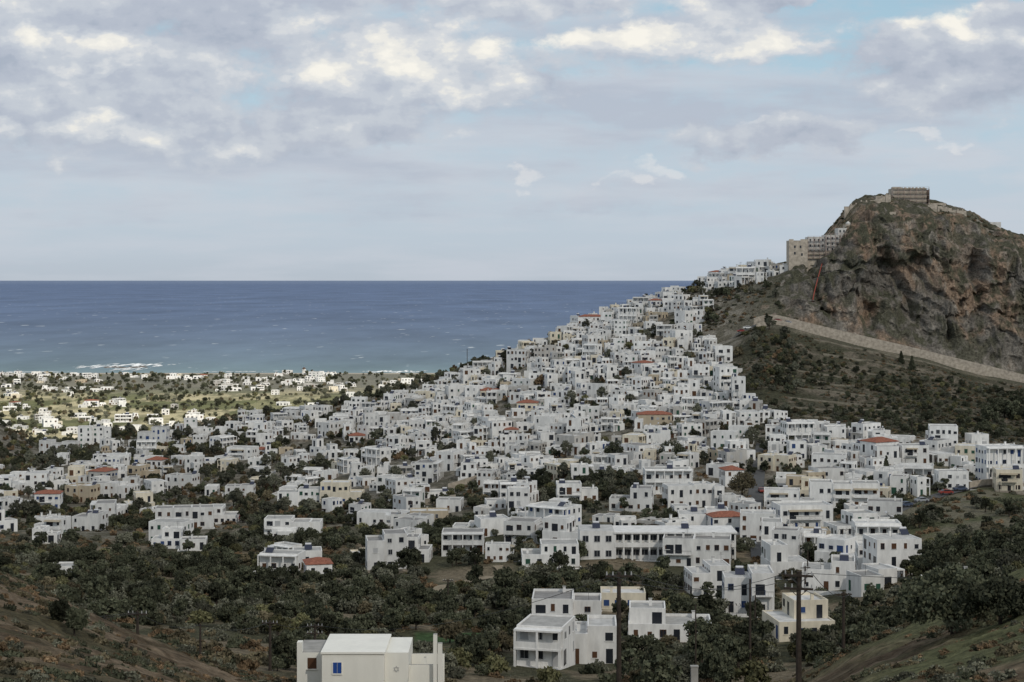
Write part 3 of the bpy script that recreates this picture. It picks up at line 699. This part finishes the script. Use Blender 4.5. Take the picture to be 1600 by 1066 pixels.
# ------------------------------------------------------------ cars
def car(seed,col):
    R=random.Random(seed);b=MB()
    prof=[(-2.05,.35),(-2.1,.75),(-1.95,.95),(-1.35,1.0),(-.75,1.42),(.75,1.45),(1.5,1.0),(2.0,.85),(2.1,.5),(2.05,.35)]
    for s in(-1,1):
        b.poly([(x,s*.82,z) for x,z in prof][::s],0)
    for i in range(len(prof)):
        a,c=prof[i],prof[(i+1)%len(prof)]
        mt=1 if i in(3,5) else 0
        b.poly([(a[0],-.82,a[1]),(a[0],.82,a[1]),(c[0],.82,c[1]),(c[0],-.82,c[1])],mt)
    for s in(-1,1):
        b.poly([(x,s*.835,z) for x,z in((-1.2,1.0),(-.7,1.36),(.68,1.38),(1.25,1.0))][::s],1)
        for x in(-1.3,1.3): b.tube((x,s*.6,.32),(x,s*.86,.32),.32,.32,12,2)
    return b.mesh('parked_car',[plain('car_paint',col,.35,.5),M_GL,plain('tyre',(.03,.03,.03))])
cars=[car(i,c) for i,c in enumerate([(.7,.7,.7),(.75,.75,.74),(.05,.06,.08),(.3,.31,.33),(.25,.04,.03),(.06,.08,.13)])]
def pcar(px,D,rz,lift=.45):
    x=W(px,D);add('parked_car',random.choice(cars),(x,D,float(ground(x,D))+lift),rz);FRONT.append((x,D-3,3))
for px,d,r in ((1176,440,1.5),(1190,452,1.6),(1174,470,1.5),(1188,490,1.6),(1172,505,1.5),(1190,530,1.6),(1478,507,.2),(1500,513,.2),(1440,498,.3),(1415,486,.5),(352,560,.1),(372,561,.1),(335,558,.2),(790,470,0),(810,470,.1),(1390,473,.6)): pcar(px,d,r)
for px in (1158,1168,1214,1230): 
    d=838;x=W(px,d);add('parked_car',random.choice(cars),(x,d,float(base_h(px,d))+.95),.1)
# ------------------------------------------------------------ utility poles
def pole(px,D,ptop,arms=1,r=.14,name='utility_pole'):
    x=W(px,D);z=float(ground(x,D));zt=H-(ptop-HY)/F*D;b=MB();h=zt-z
    b.tube((0,0,-1),(0,0,h),r*1.25,r*.8,10,WD)
    for i in range(arms):
        q=h-.35-i*.9;b.box(-1.0,1.0,-.18,-.06+.0,q,q+.15,WD,bottom=True)
        for u in(-.9,-.45,.45,.9): b.tube((u,-.11,q+.15),(u,-.11,q+.4),.06,.04,6,GY)
        b.tube((-.6,-.12,q),(0,-.12,q-.5),.03,.03,4,MT);b.tube((.6,-.12,q),(0,-.12,q-.5),.03,.03,4,MT)
    add(name,b.mesh(name,HM),(x,D,z),random.uniform(-.3,.3));return (x,D,zt-.1)
pa=pole(967,125,894,1,.18);pb=pole(1248,118,893,2,.18);pc=pole(1318,210,925,1,.2);pd=pole(1087,175,945,0,.08,'thin_mast');pe=pole(422,205,970,1,.17);pf=pole(492,215,975,2,.17)
pg=pole(1172,215,905,0,.15);ph=pole(313,190,975,0,.13);pi_=pole(215,170,955,1,.15);pj=pole(1258,330,885,1,.18);pk=pole(540,230,1010,0,.12)
pole(1545,470,880,0,.15);pole(730,910,545,0,.18);pole(1262,360,860,0,.15);pole(1425,640,650,0,.15);pole(1180,270,930,0,.14);pole(285,300,930,1,.15);pole(700,330,905,1,.15);pole(1475,250,925,1,.14)
b=MB()
b.box(-.35,.35,-.3,.3,-1,1.3,CO);b.box(-.4,.4,-.35,.35,1.3,1.4,CO,bottom=True)
d=172;x=W(1085,d);add('concrete_pillar',b.mesh('concrete_pillar',HM),(x,d,H-(1062-HY)/F*d))
def wire(a,c,sag):
    b=MB();n=14;P=[]
    for i in range(n+1):
        t=i/n;P.append((a[0]*(1-t)+c[0]*t,a[1]*(1-t)+c[1]*t,a[2]*(1-t)+c[2]*t-sag*4*t*(1-t)))
    for p,q in zip(P,P[1:]): b.tube(p,q,.024,.024,4,MT)
    add('power_line',b.mesh('power_line',HM))
def off(p,dx,dz=0): return (p[0]+dx,p[1],p[2]+dz)
for o_ in(-.9,.9): wire(off(pa,o_),off(pb,o_),1.2);wire(off(pb,o_),off(pc,o_),1)
wire(pe,pf,.5);wire(pi_,ph,.8);wire(ph,pe,.8);wire(pf,pa,2);wire(pi_,(-95,150,pi_[2]+2),1.5);wire(pb,(90,105,pb[2]+4),1.5)
wire(off(pi_,.8),(-95,150,pi_[2]+1),1.7)
# ------------------------------------------------------------ vegetation
def leafmat(n,c1,c2):
    m,nt,bs=new_mat(n);N=nt.nodes;L=nt.links
    g=N.new('ShaderNodeNewGeometry');oi=N.new('ShaderNodeObjectInfo')
    mx=N.new('ShaderNodeMix');mx.data_type='RGBA';L.new(g.outputs['Random Per Island'],mx.inputs[0]);mx.inputs[6].default_value=(*c1,1);mx.inputs[7].default_value=(*c2,1)
    mr=N.new('ShaderNodeMapRange');mr.inputs[3].default_value=.5;mr.inputs[4].default_value=1.6;L.new(oi.outputs['Random'],mr.inputs[0])
    vs=N.new('ShaderNodeVectorMath');vs.operation='SCALE';L.new(mx.outputs[2],vs.inputs[0]);L.new(mr.outputs[0],vs.inputs['Scale']);L.new(vs.outputs[0],bs.inputs['Base Color'])
    bs.inputs['Specular IOR Level'].default_value=.1;return m
L_OL=leafmat('olive_leaf',(.08,.083,.058),(.155,.153,.115));L_DK=leafmat('dark_leaf',(.04,.046,.029),(.09,.093,.06));L_BR=leafmat('dry_leaf',(.12,.085,.05),(.24,.165,.10));L_SC=leafmat('scrub_leaf',(.085,.075,.045),(.155,.13,.085))
L_YE=leafmat('olive_green_leaf',(.09,.092,.045),(.17,.16,.085))
def leafball(V,Fc,R,c,rad,n,s,flat=.8):
    for _ in range(n):
        while True:
            p=[R.uniform(-1,1) for _ in range(3)]
            q=sum(t*t for t in p)
            if .15<q<1: break
        P=Vector((c[0]+p[0]*rad,c[1]+p[1]*rad,c[2]+p[2]*rad*flat))
        u=Vector((R.gauss(0,1),R.gauss(0,1),R.gauss(0,.7))).normalized();w=u.orthogonal();w.rotate(Matrix.Rotation(R.uniform(0,6.28),3,u));a=s*R.uniform(.6,1.3)
        t=u.cross(w);i=len(V);V+=[tuple(P+w*a),tuple(P+t*a*.6),tuple(P-w*a),tuple(P-t*a*.6)];Fc.append((i,i+1,i+2,i+3))
def tree(name,seed,h,cr,leaf,kind='round',n=24,m=38,ls=.28):
    R=random.Random(seed);b=MB();th=h*.35
    b.tube((0,0,-.8),(R.uniform(-.2,.2),0,th),.05*h,.03*h,7,0)
    cl=[]
    if kind=='round':
        for i in range(n):
            a=R.uniform(0,6.28);rr=cr*math.sqrt(R.random())*.85;z=h*.3+(h*.68)*R.random()**.8*math.sqrt(max(.05,1-(rr/cr)**2))
            cl.append(((rr*math.cos(a),rr*math.sin(a),z),cr*R.uniform(.2,.4)))
    elif kind=='cypress':
        for i in range(n):
            t=i/n;rr=cr*(1-t)**.6*.6;a=R.uniform(0,6.28);cl.append(((rr*.6*math.cos(a),rr*.6*math.sin(a),h*(.08+.9*t)),cr*(1.05-t)*.6+.1))
    else:
        for i in range(n):
            a=R.uniform(0,6.28);rr=cr*math.sqrt(R.random())*.8;cl.append(((rr*math.cos(a),rr*math.sin(a),h*R.uniform(.1,.75)*(1-.5*rr/cr)),cr*R.uniform(.25,.45)))
    if kind!='bush':
        for c,r in cl[::4]: b.tube((0,0,th*R.uniform(.6,1)),(c[0]*.8,c[1]*.8,c[2]),.018*h,.006*h,5,0)
    V=[];Fc=[]
    for c,r in cl: leafball(V,Fc,R,c,r,m,ls)
    k=len(b.v);b.v+=V;b.f+=[tuple(i+k for i in f) for f in Fc];b.m+=[1]*len(Fc)
    me=b.mesh(name,[M_WOOD,leaf]);return bpy.data.objects.new(name,me)
def protos(cname,objs):
    c=bpy.data.collections.new(cname)
    for o in objs:c.objects.link(o)
    return c
C_GROVE=protos('grove_trees',[tree('olive_tree',1,4.6,2.6,L_OL),tree('olive_tree',2,4.0,2.3,L_OL),tree('broadleaf_tree',3,5.5,2.9,L_DK,n=28),tree('broadleaf_tree',4,5.0,2.4,L_DK),tree('olive_tree',5,3.6,2.4,L_YE),tree('fig_tree',6,3.8,2.2,L_SC),tree('broadleaf_tree',7,6.5,2.2,L_DK)])
C_TOWN=protos('town_trees',[tree('town_tree',11,5.5,2.4,L_DK),tree('town_tree',12,4.5,2.0,L_DK),tree('town_tree',13,6.5,2.8,L_OL,n=28),tree('town_tree',14,3.5,1.8,L_BR),tree('town_tree',15,4.0,2.1,L_SC),tree('town_tree',16,4.0,2.1,L_YE)])
C_SCRUB=protos('scrub_bushes',[tree('scrub_bush',21,.9,.8,L_SC,'bush',9,32,.12),tree('scrub_bush',22,.7,.7,L_BR,'bush',8,32,.10),tree('scrub_bush',23,1.2,1.0,L_DK,'bush',10,36,.13),tree('scrub_bush',24,.6,.8,L_SC,'bush',8,32,.1),tree('scrub_bush',25,.5,.8,L_BR,'bush',8,32,.09),tree('scrub_bush',26,.9,.9,L_OL,'bush',9,32,.1)])
def scatter(name,coll,pts):
    n=len(pts);me=bpy.data.meshes.new(name);me.from_pydata([p[:3] for p in pts],[],[])
    a=me.attributes.new('scl','FLOAT_VECTOR','POINT');a.data.foreach_set('vector',np.array([[p[3]*random.uniform(.85,1.2),p[3],p[3]*random.uniform(.8,1.2)] for p in pts],np.float32).ravel())
    a=me.attributes.new('rot','FLOAT_VECTOR','POINT');a.data.foreach_set('vector',np.array([[0,0,random.uniform(0,6.28)] for p in pts],np.float32).ravel())
    a=me.attributes.new('pid','INT','POINT');a.data.foreach_set('value',np.array([p[4] if len(p)>4 else random.randrange(100) for p in pts],np.int32))
    o=add(name,me)
    ng=bpy.data.node_groups.new(name,'GeometryNodeTree')
    ng.interface.new_socket('Geometry',in_out='INPUT',socket_type='NodeSocketGeometry');ng.interface.new_socket('Geometry',in_out='OUTPUT',socket_type='NodeSocketGeometry')
    N=ng.nodes;L=ng.links;gi=N.new('NodeGroupInput');go=N.new('NodeGroupOutput');ip=N.new('GeometryNodeInstanceOnPoints');ci=N.new('GeometryNodeCollectionInfo')
    ci.inputs['Collection'].default_value=coll;ci.inputs['Separate Children'].default_value=True;ci.inputs['Reset Children'].default_value=True
    def na(nm,t):
        q=N.new('GeometryNodeInputNamedAttribute');q.data_type=t;q.inputs['Name'].default_value=nm
        return [s for s in q.outputs if s.enabled and s.name=='Attribute'][0]
    L.new(gi.outputs[0],ip.inputs['Points']);L.new(ci.outputs[0],ip.inputs['Instance']);ip.inputs['Pick Instance'].default_value=True
    L.new(na('scl','FLOAT_VECTOR'),ip.inputs['Scale']);L.new(na('rot','FLOAT_VECTOR'),ip.inputs['Rotation']);L.new(na('pid','INT'),ip.inputs['Instance Index'])
    L.new(ip.outputs[0],go.inputs[0])
    md=o.modifiers.new('scatter','NODES');md.node_group=ng;return o
for x,y,r in FRONT: occ_add(x,y,r)
def cand(n,p0,p1,d0,d1,f,smin,smax,rr=1.5):
    out=[]
    px=rng.uniform(p0,p1,n);d=np.sqrt(rng.uniform(d0*d0,d1*d1,n));x=W(px,d);z=ground(x,d);py=HY+(H-z)*F/d
    nn=fbm(x/25,d/25,3,400);n2=fbm(x/8,d/8,3,410)
    for i in range(n):
        if f(px[i],py[i],d[i],nn[i],n2[i]) and (rr<=0 or occ_ok(x[i],d[i],rr)):
            out.append((float(x[i]),float(d[i]),float(z[i])-.15,random.uniform(smin,smax)))
    return out
def street(px,d): 
    return (abs(px-1183)<11 and 415<d<640)
def bankf(px,d): return px>1385 and 425<d<575
valley=cand(6500,-150,1750,200,560,lambda px,py,d,a,c: not street(px,d) and not (bankf(px,d) and a<.56) and (a>.41 if d<430 else a>.47) and (px<1180 or d>215),.32,.85,.8)
scatter('valley_tree_mass',C_GROVE,valley)
vb=cand(5000,-150,1750,175,600,lambda px,py,d,a,c: not street(px,d) and c>.38,.9,2.2,.3)
scatter('valley_bushes',C_SCRUB,vb)
town=cand(6000,-150,1250,540,1000,lambda px,py,d,a,c: a>(.44 if px<640 else .46) and py>452 and random.random()<(1 if px<640 or d<740 else .65),.4,1.0,.25)
scatter('town_tree_mass',C_TOWN,town)
hs=cand(2900,1090,1800,640,800,lambda px,py,d,a,c: (px>1120+ (d<700)*60) and a>.47 and random.random()<.8,.22,.6,.8)
scatter('hillside_trees',C_GROVE,hs)
hb=cand(5600,1090,1800,630,822,lambda px,py,d,a,c: (px>1110+ (d<700)*60) and c>.4,.5,1.4,.3)
scatter('hillside_shrubs',C_SCRUB,hb)
cs=cand(4400,1075,1750,856,1000,lambda px,py,d,a,c: c>.43 and (px<1270 or d>920),.6,1.8,1.0)
scatter('castle_hill_scrub',C_SCRUB,cs)
plt=cand(5000,-300,700,1060,2700,lambda px,py,d,a,c:a>.49,.6,1.4,3)
scatter('coastal_plain_trees',C_GROVE,plt)
fgb=cand(13000,-150,1750,58,200,lambda px,py,d,a,c: c>(.46 if px<600 else .48) and py<1120 and (px<560 or px>1080),.2,.72,0)
scatter('foreground_scrub',C_SCRUB,fgb)
print('HOUSES',NH,'valley',len(valley),'town',len(town),'hs',len(hs),'plain',len(plt),'fg',len(fgb))
def onetree(name,px,D,h,cr,leaf,kind='round',seed=1,n=34,m=90,ls=.22):
    o=tree(name,seed,h,cr,leaf,kind,n,m,ls);x=W(px,D);o.location=(x,D,float(ground(x,D)));COL.objects.link(o)
onetree('oak_tree',1490,112,4.4,3.4,L_DK,seed=51,n=46,m=200,ls=.13)
onetree('oak_tree',1560,104,3.0,2.4,L_DK,seed=52,n=36,m=180,ls=.12)
onetree('pine_tree',960,D_at(960,735),10,3.6,L_DK,seed=53,n=50)
onetree('pine_tree',1050,D_at(1050,722),7,4.8,L_DK,seed=54,n=50)
onetree('broadleaf_tree',1160,D_at(1160,778),8,4,L_SC,seed=55,n=40)
onetree('broadleaf_tree',845,D_at(845,606),6,3.2,L_BR,seed=56)
onetree('cypress_tree',1385,D_at(1385,752),8,1.6,L_DK,'cypress',seed=57)
onetree('cypress_tree',1425,805,7,2.0,L_DK,'cypress',seed=58);onetree('cypress_tree',1408,812,6,1.8,L_DK,'cypress',seed=59)
for i in range(12): onetree('pine_tree',1545+i*12,random.uniform(700,760),random.uniform(7,10),random.uniform(3,4),L_DK,seed=60+i,n=28,m=60,ls=.35)
for i,(px,d) in enumerate(((118,115),(95,118),(760,935),(790,925),(735,940),(850,560),(640,400),(480,470),(790,330),(900,410))): onetree('broadleaf_tree',px,d,random.uniform(1.3,1.8) if d<150 else random.uniform(5,8),.6 if d<150 else 3,L_DK,seed=90+i)
# ------------------------------------------------------------ translucent sheet added out of view to filter the sun over the town
def shade_cloud(name,xc,yc,rx,ry,z,trans,seed):
    n=60;v=[];f=[]
    for j in range(n+1):
        for i in range(n+1):
            x=(i/n*2-1);y=(j/n*2-1);v.append((x*rx,y*ry,90*float(fbm(np.array([x*4+seed]),np.array([y*4]),4,seed)[0])))
    for j in range(n):
        for i in range(n): q=j*(n+1)+i;f.append((q,q+1,q+n+2,q+n+1))
    me=bpy.data.meshes.new(name);me.from_pydata(v,[],f)
    m=bpy.data.materials.new('shade_cloud_sheet');m.use_nodes=True;nt=m.node_tree;N=nt.nodes;L=nt.links;N.clear()
    out=N.new('ShaderNodeOutputMaterial');tr=N.new('ShaderNodeBsdfTransparent');tl=N.new('ShaderNodeBsdfTranslucent');tl.inputs[0].default_value=(.9,.9,.92,1)
    mx=N.new('ShaderNodeMixShader');tc=N.new('ShaderNodeTexCoord');mp=N.new('ShaderNodeMapping');mp.inputs['Scale'].default_value=(1/rx,1/ry,0)
    ln=N.new('ShaderNodeVectorMath');ln.operation='LENGTH';no=N.new('ShaderNodeTexNoise');no.inputs['Scale'].default_value=3;no.inputs['Detail'].default_value=3
    L.new(tc.outputs['Object'],mp.inputs[0]);L.new(mp.outputs[0],ln.inputs[0]);L.new(mp.outputs[0],no.inputs['Vector'])
    ma=N.new('ShaderNodeMath');ma.operation='MULTIPLY_ADD';L.new(no.outputs[0],ma.inputs[0]);ma.inputs[1].default_value=-.35;L.new(ln.outputs['Value'],ma.inputs[2])
    mr=N.new('ShaderNodeMapRange');mr.inputs[1].default_value=.72;mr.inputs[2].default_value=.62;mr.inputs[3].default_value=0;mr.inputs[4].default_value=1-trans;L.new(ma.outputs[0],mr.inputs[0])
    L.new(mr.outputs[0],mx.inputs[0]);L.new(tr.outputs[0],mx.inputs[1]);L.new(tl.outputs[0],mx.inputs[2]);L.new(mx.outputs[0],out.inputs[0])
    me.materials.append(m);add(name,me,(xc,yc,z))
t=(1500-80)/SUN.z
shade_cloud('shade_cloud',SUN.x*t+100,330+SUN.y*t,1150,1000,1500,.31,3)
# ------------------------------------------------------------ sun
sl=bpy.data.lights.new('sun','SUN');sl.energy=3.8;sl.angle=math.radians(.6);sl.color=(1,.94,.83)
so=bpy.data.objects.new('sun',sl);so.rotation_euler=(-SUN).to_track_quat('-Z','Y').to_euler();COL.objects.link(so)
# ------------------------------------------------------------ world
w=bpy.data.worlds.new('World');sc.world=w;w.use_nodes=True;nt=w.node_tree;N=nt.nodes;L=nt.links;N.clear()
out=N.new('ShaderNodeOutputWorld')
sky=N.new('ShaderNodeTexSky');sky.sky_type='NISHITA';sky.sun_disc=False;sky.sun_elevation=math.asin(SUN.z);sky.sun_rotation=math.atan2(SUN.x,SUN.y)
tc=N.new('ShaderNodeTexCoord');sx=N.new('ShaderNodeSeparateXYZ');L.new(tc.outputs['Generated'],sx.inputs[0])
ay=math_('MAXIMUM',math_('ABSOLUTE',sx.outputs[1]),.12)
u=math_('DIVIDE',sx.outputs[0],ay);v=math_('DIVIDE',sx.outputs[2],ay)
v=math_('MAXIMUM',v,0.0)
cb=N.new('ShaderNodeCombineXYZ');L.new(u,cb.inputs[0]);L.new(v,cb.inputs[1])
def wn(scx,scy,det,ro=.55,off=(0,0),dist=0,lac=2.0):
    mp=N.new('ShaderNodeMapping');mp.inputs['Scale'].default_value=(scx,scy,1);mp.inputs['Location'].default_value=(off[0],off[1],0);L.new(cb.outputs[0],mp.inputs[0])
    n=N.new('ShaderNodeTexNoise');n.noise_dimensions='2D';n.inputs['Scale'].default_value=1;n.inputs['Detail'].default_value=det;n.inputs['Roughness'].default_value=ro;n.inputs['Distortion'].default_value=dist;n.inputs['Lacunarity'].default_value=lac;L.new(mp.outputs[0],n.inputs['Vector']);return n
wxy=wn(16,27,5,off=(3,1))
sw=N.new('ShaderNodeSeparateColor');L.new(wxy.outputs['Color'],sw.inputs[0])
uu=math_('ADD',u,math_('MULTIPLY',math_('SUBTRACT',sw.outputs[0],.5),.085));vv=math_('ADD',v,math_('MULTIPLY',math_('SUBTRACT',sw.outputs[1],.5),.045))
def ell(cx,cy,rx,ry,U=uu,V_=vv):
    a=math_('MULTIPLY',math_('SUBTRACT',U,(cx-800)/F),F/rx);c=math_('MULTIPLY',math_('SUBTRACT',V_,(HY-cy)/F),F/ry)
    return math_('SUBTRACT',1,math_('ADD',math_('MULTIPLY',a,a),math_('MULTIPLY',c,c)))
def union(lst):
    r=None
    for e_ in lst:
        q=ell(*e_);r=q if r is None else math_('SMOOTH_MAX',r,q,.4)
    return math_('MAXIMUM',r,-1.6)
OFF=(1.3,4.4)
det=wn(13,23,7,.55,off=OFF).outputs[0];detc=math_('SUBTRACT',det,.5)
det2=wn(13,23,5,.55,off=(OFF[0]+.08,OFF[1]+.24)).outputs[0]
fine=wn(44,72,6,.62,off=(4,8)).outputs[0];finec=math_('SUBTRACT',fine,.5)
D_c=union([(170,60,430,145),(560,110,330,88),(770,140,150,36),(150,190,290,70),(430,195,310,44),(1110,62,205,46),(1130,15,90,45),(1500,105,190,88),(1580,40,110,45),(1200,215,190,32),(760,-10,350,34),(1180,-14,200,14)])
D_c=math_('ADD',D_c,math_('ADD',math_('MULTIPLY',detc,2.2),math_('MULTIPLY',finec,1.6)))
m_c=mrange(D_c,-.2,.5,0,1)
D_h=union([(650,92,210,46),(470,50,70,32),(790,150,95,16),(185,205,95,22),(1110,45,160,38),(1120,10,80,34),(1470,42,70,18),(120,72,90,16),(0,212,30,14)])
emb=math_('MULTIPLY',math_('SUBTRACT',det,det2),4.0)
lv=math_('ADD',math_('MULTIPLY',D_h,.36),math_('ADD',emb,math_('MULTIPLY',finec,1.0)))
lr=N.new('ShaderNodeValToRGB');L.new(mrange(lv,-1.3,.85,0,1),lr.inputs[0]);lr.color_ramp.interpolation='EASE'
e=lr.color_ramp.elements;e[0].position=0;e[0].color=(*s2l(170,179,194),1);e[1].position=1;e[1].color=(*s2l(250,246,236),1)
for p,c in((.25,(183,190,203)),(.5,(197,203,212)),(.68,(214,217,221)),(.84,(237,235,229))):
    q=e.new(p);q.color=(*s2l(*c),1)
st=wn(5,34,6,.55,off=(2,9)).outputs[0];D_s=union([(350,240,560,70),(850,215,260,30),(1480,245,260,34),(1000,290,300,20),(1500,140,200,52),(1250,205,280,44),(620,20,500,36),(1000,130,200,30)])
m_s=mrange(math_('ADD',math_('MULTIPLY',D_s,.35),math_('ADD',math_('MULTIPLY',math_('SUBTRACT',st,.5),2.4),math_('MULTIPLY',finec,.9))),-.4,.5,0,.9)
st2=wn(8,64,6,.55,off=(5,2)).outputs[0]
puff=mrange(math_('ADD',union([(790,288,20,9),(1050,262,52,10),(975,283,34,8),(1140,186,26,8),(1470,232,50,9)]),math_('MULTIPLY',finec,4.5)),-.1,1.1,0,.5)
cr=N.new('ShaderNodeValToRGB');L.new(mrange(v,0,.17,0,1),cr.inputs[0]);e=cr.color_ramp.elements
stops=[(0,(183,193,204)),(.12,(188,200,212)),(.35,(187,203,216)),(.6,(180,204,219)),(.85,(170,200,217)),(1,(163,196,215))]
e[0].color=(*s2l(*stops[0][1]),1);e[1].color=(*s2l(*stops[-1][1]),1)
for p,c in stops[1:-1]:
    q=e.new(p);q.color=(*s2l(*c),1)
def mix(fac,a,b_):
    m=N.new('ShaderNodeMix');m.data_type='RGBA'
    for s,x in((0,fac),(6,a),(7,b_)):
        if isinstance(x,tuple): m.inputs[s].default_value=(*x,1)
        elif isinstance(x,(int,float)): m.inputs[s].default_value=x
        else: L.new(x,m.inputs[s])
    return m.outputs[2]
col=cr.outputs[0]
col=mix(mrange(st2,.40,.68,0,.6),col,s2l(200,206,216))
col=mix(m_s,col,mix(mrange(st,.4,.65,0,1),s2l(203,208,217),s2l(182,190,204)))
col=mix(puff,col,s2l(228,228,229))
col=mix(m_c,col,lr.outputs[0])
col=mix(mrange(v,.2,.9,0,.85),col,(.62,.63,.65))
b1=N.new('ShaderNodeBackground');L.new(sky.outputs[0],b1.inputs[0]);b1.inputs[1].default_value=.10
b2=N.new('ShaderNodeBackground');L.new(col,b2.inputs[0]);b2.inputs[1].default_value=1.0
ms=N.new('ShaderNodeMixShader');L.new(mrange(v,.25,1.2,.96,.85),ms.inputs[0]);L.new(b1.outputs[0],ms.inputs[1]);L.new(b2.outputs[0],ms.inputs[2]);L.new(ms.outputs[0],out.inputs[0])
# ------------------------------------------------------------ camera
cd=bpy.data.cameras.new('camera');cd.sensor_width=36;cd.lens=36*F/1600;cd.clip_start=.5;cd.clip_end=900000;cd.shift_y=-(533-HY)/1600
co=bpy.data.objects.new('camera',cd);co.location=(0,0,H);co.rotation_euler=(math.pi/2,0,0);COL.objects.link(co);sc.camera=co
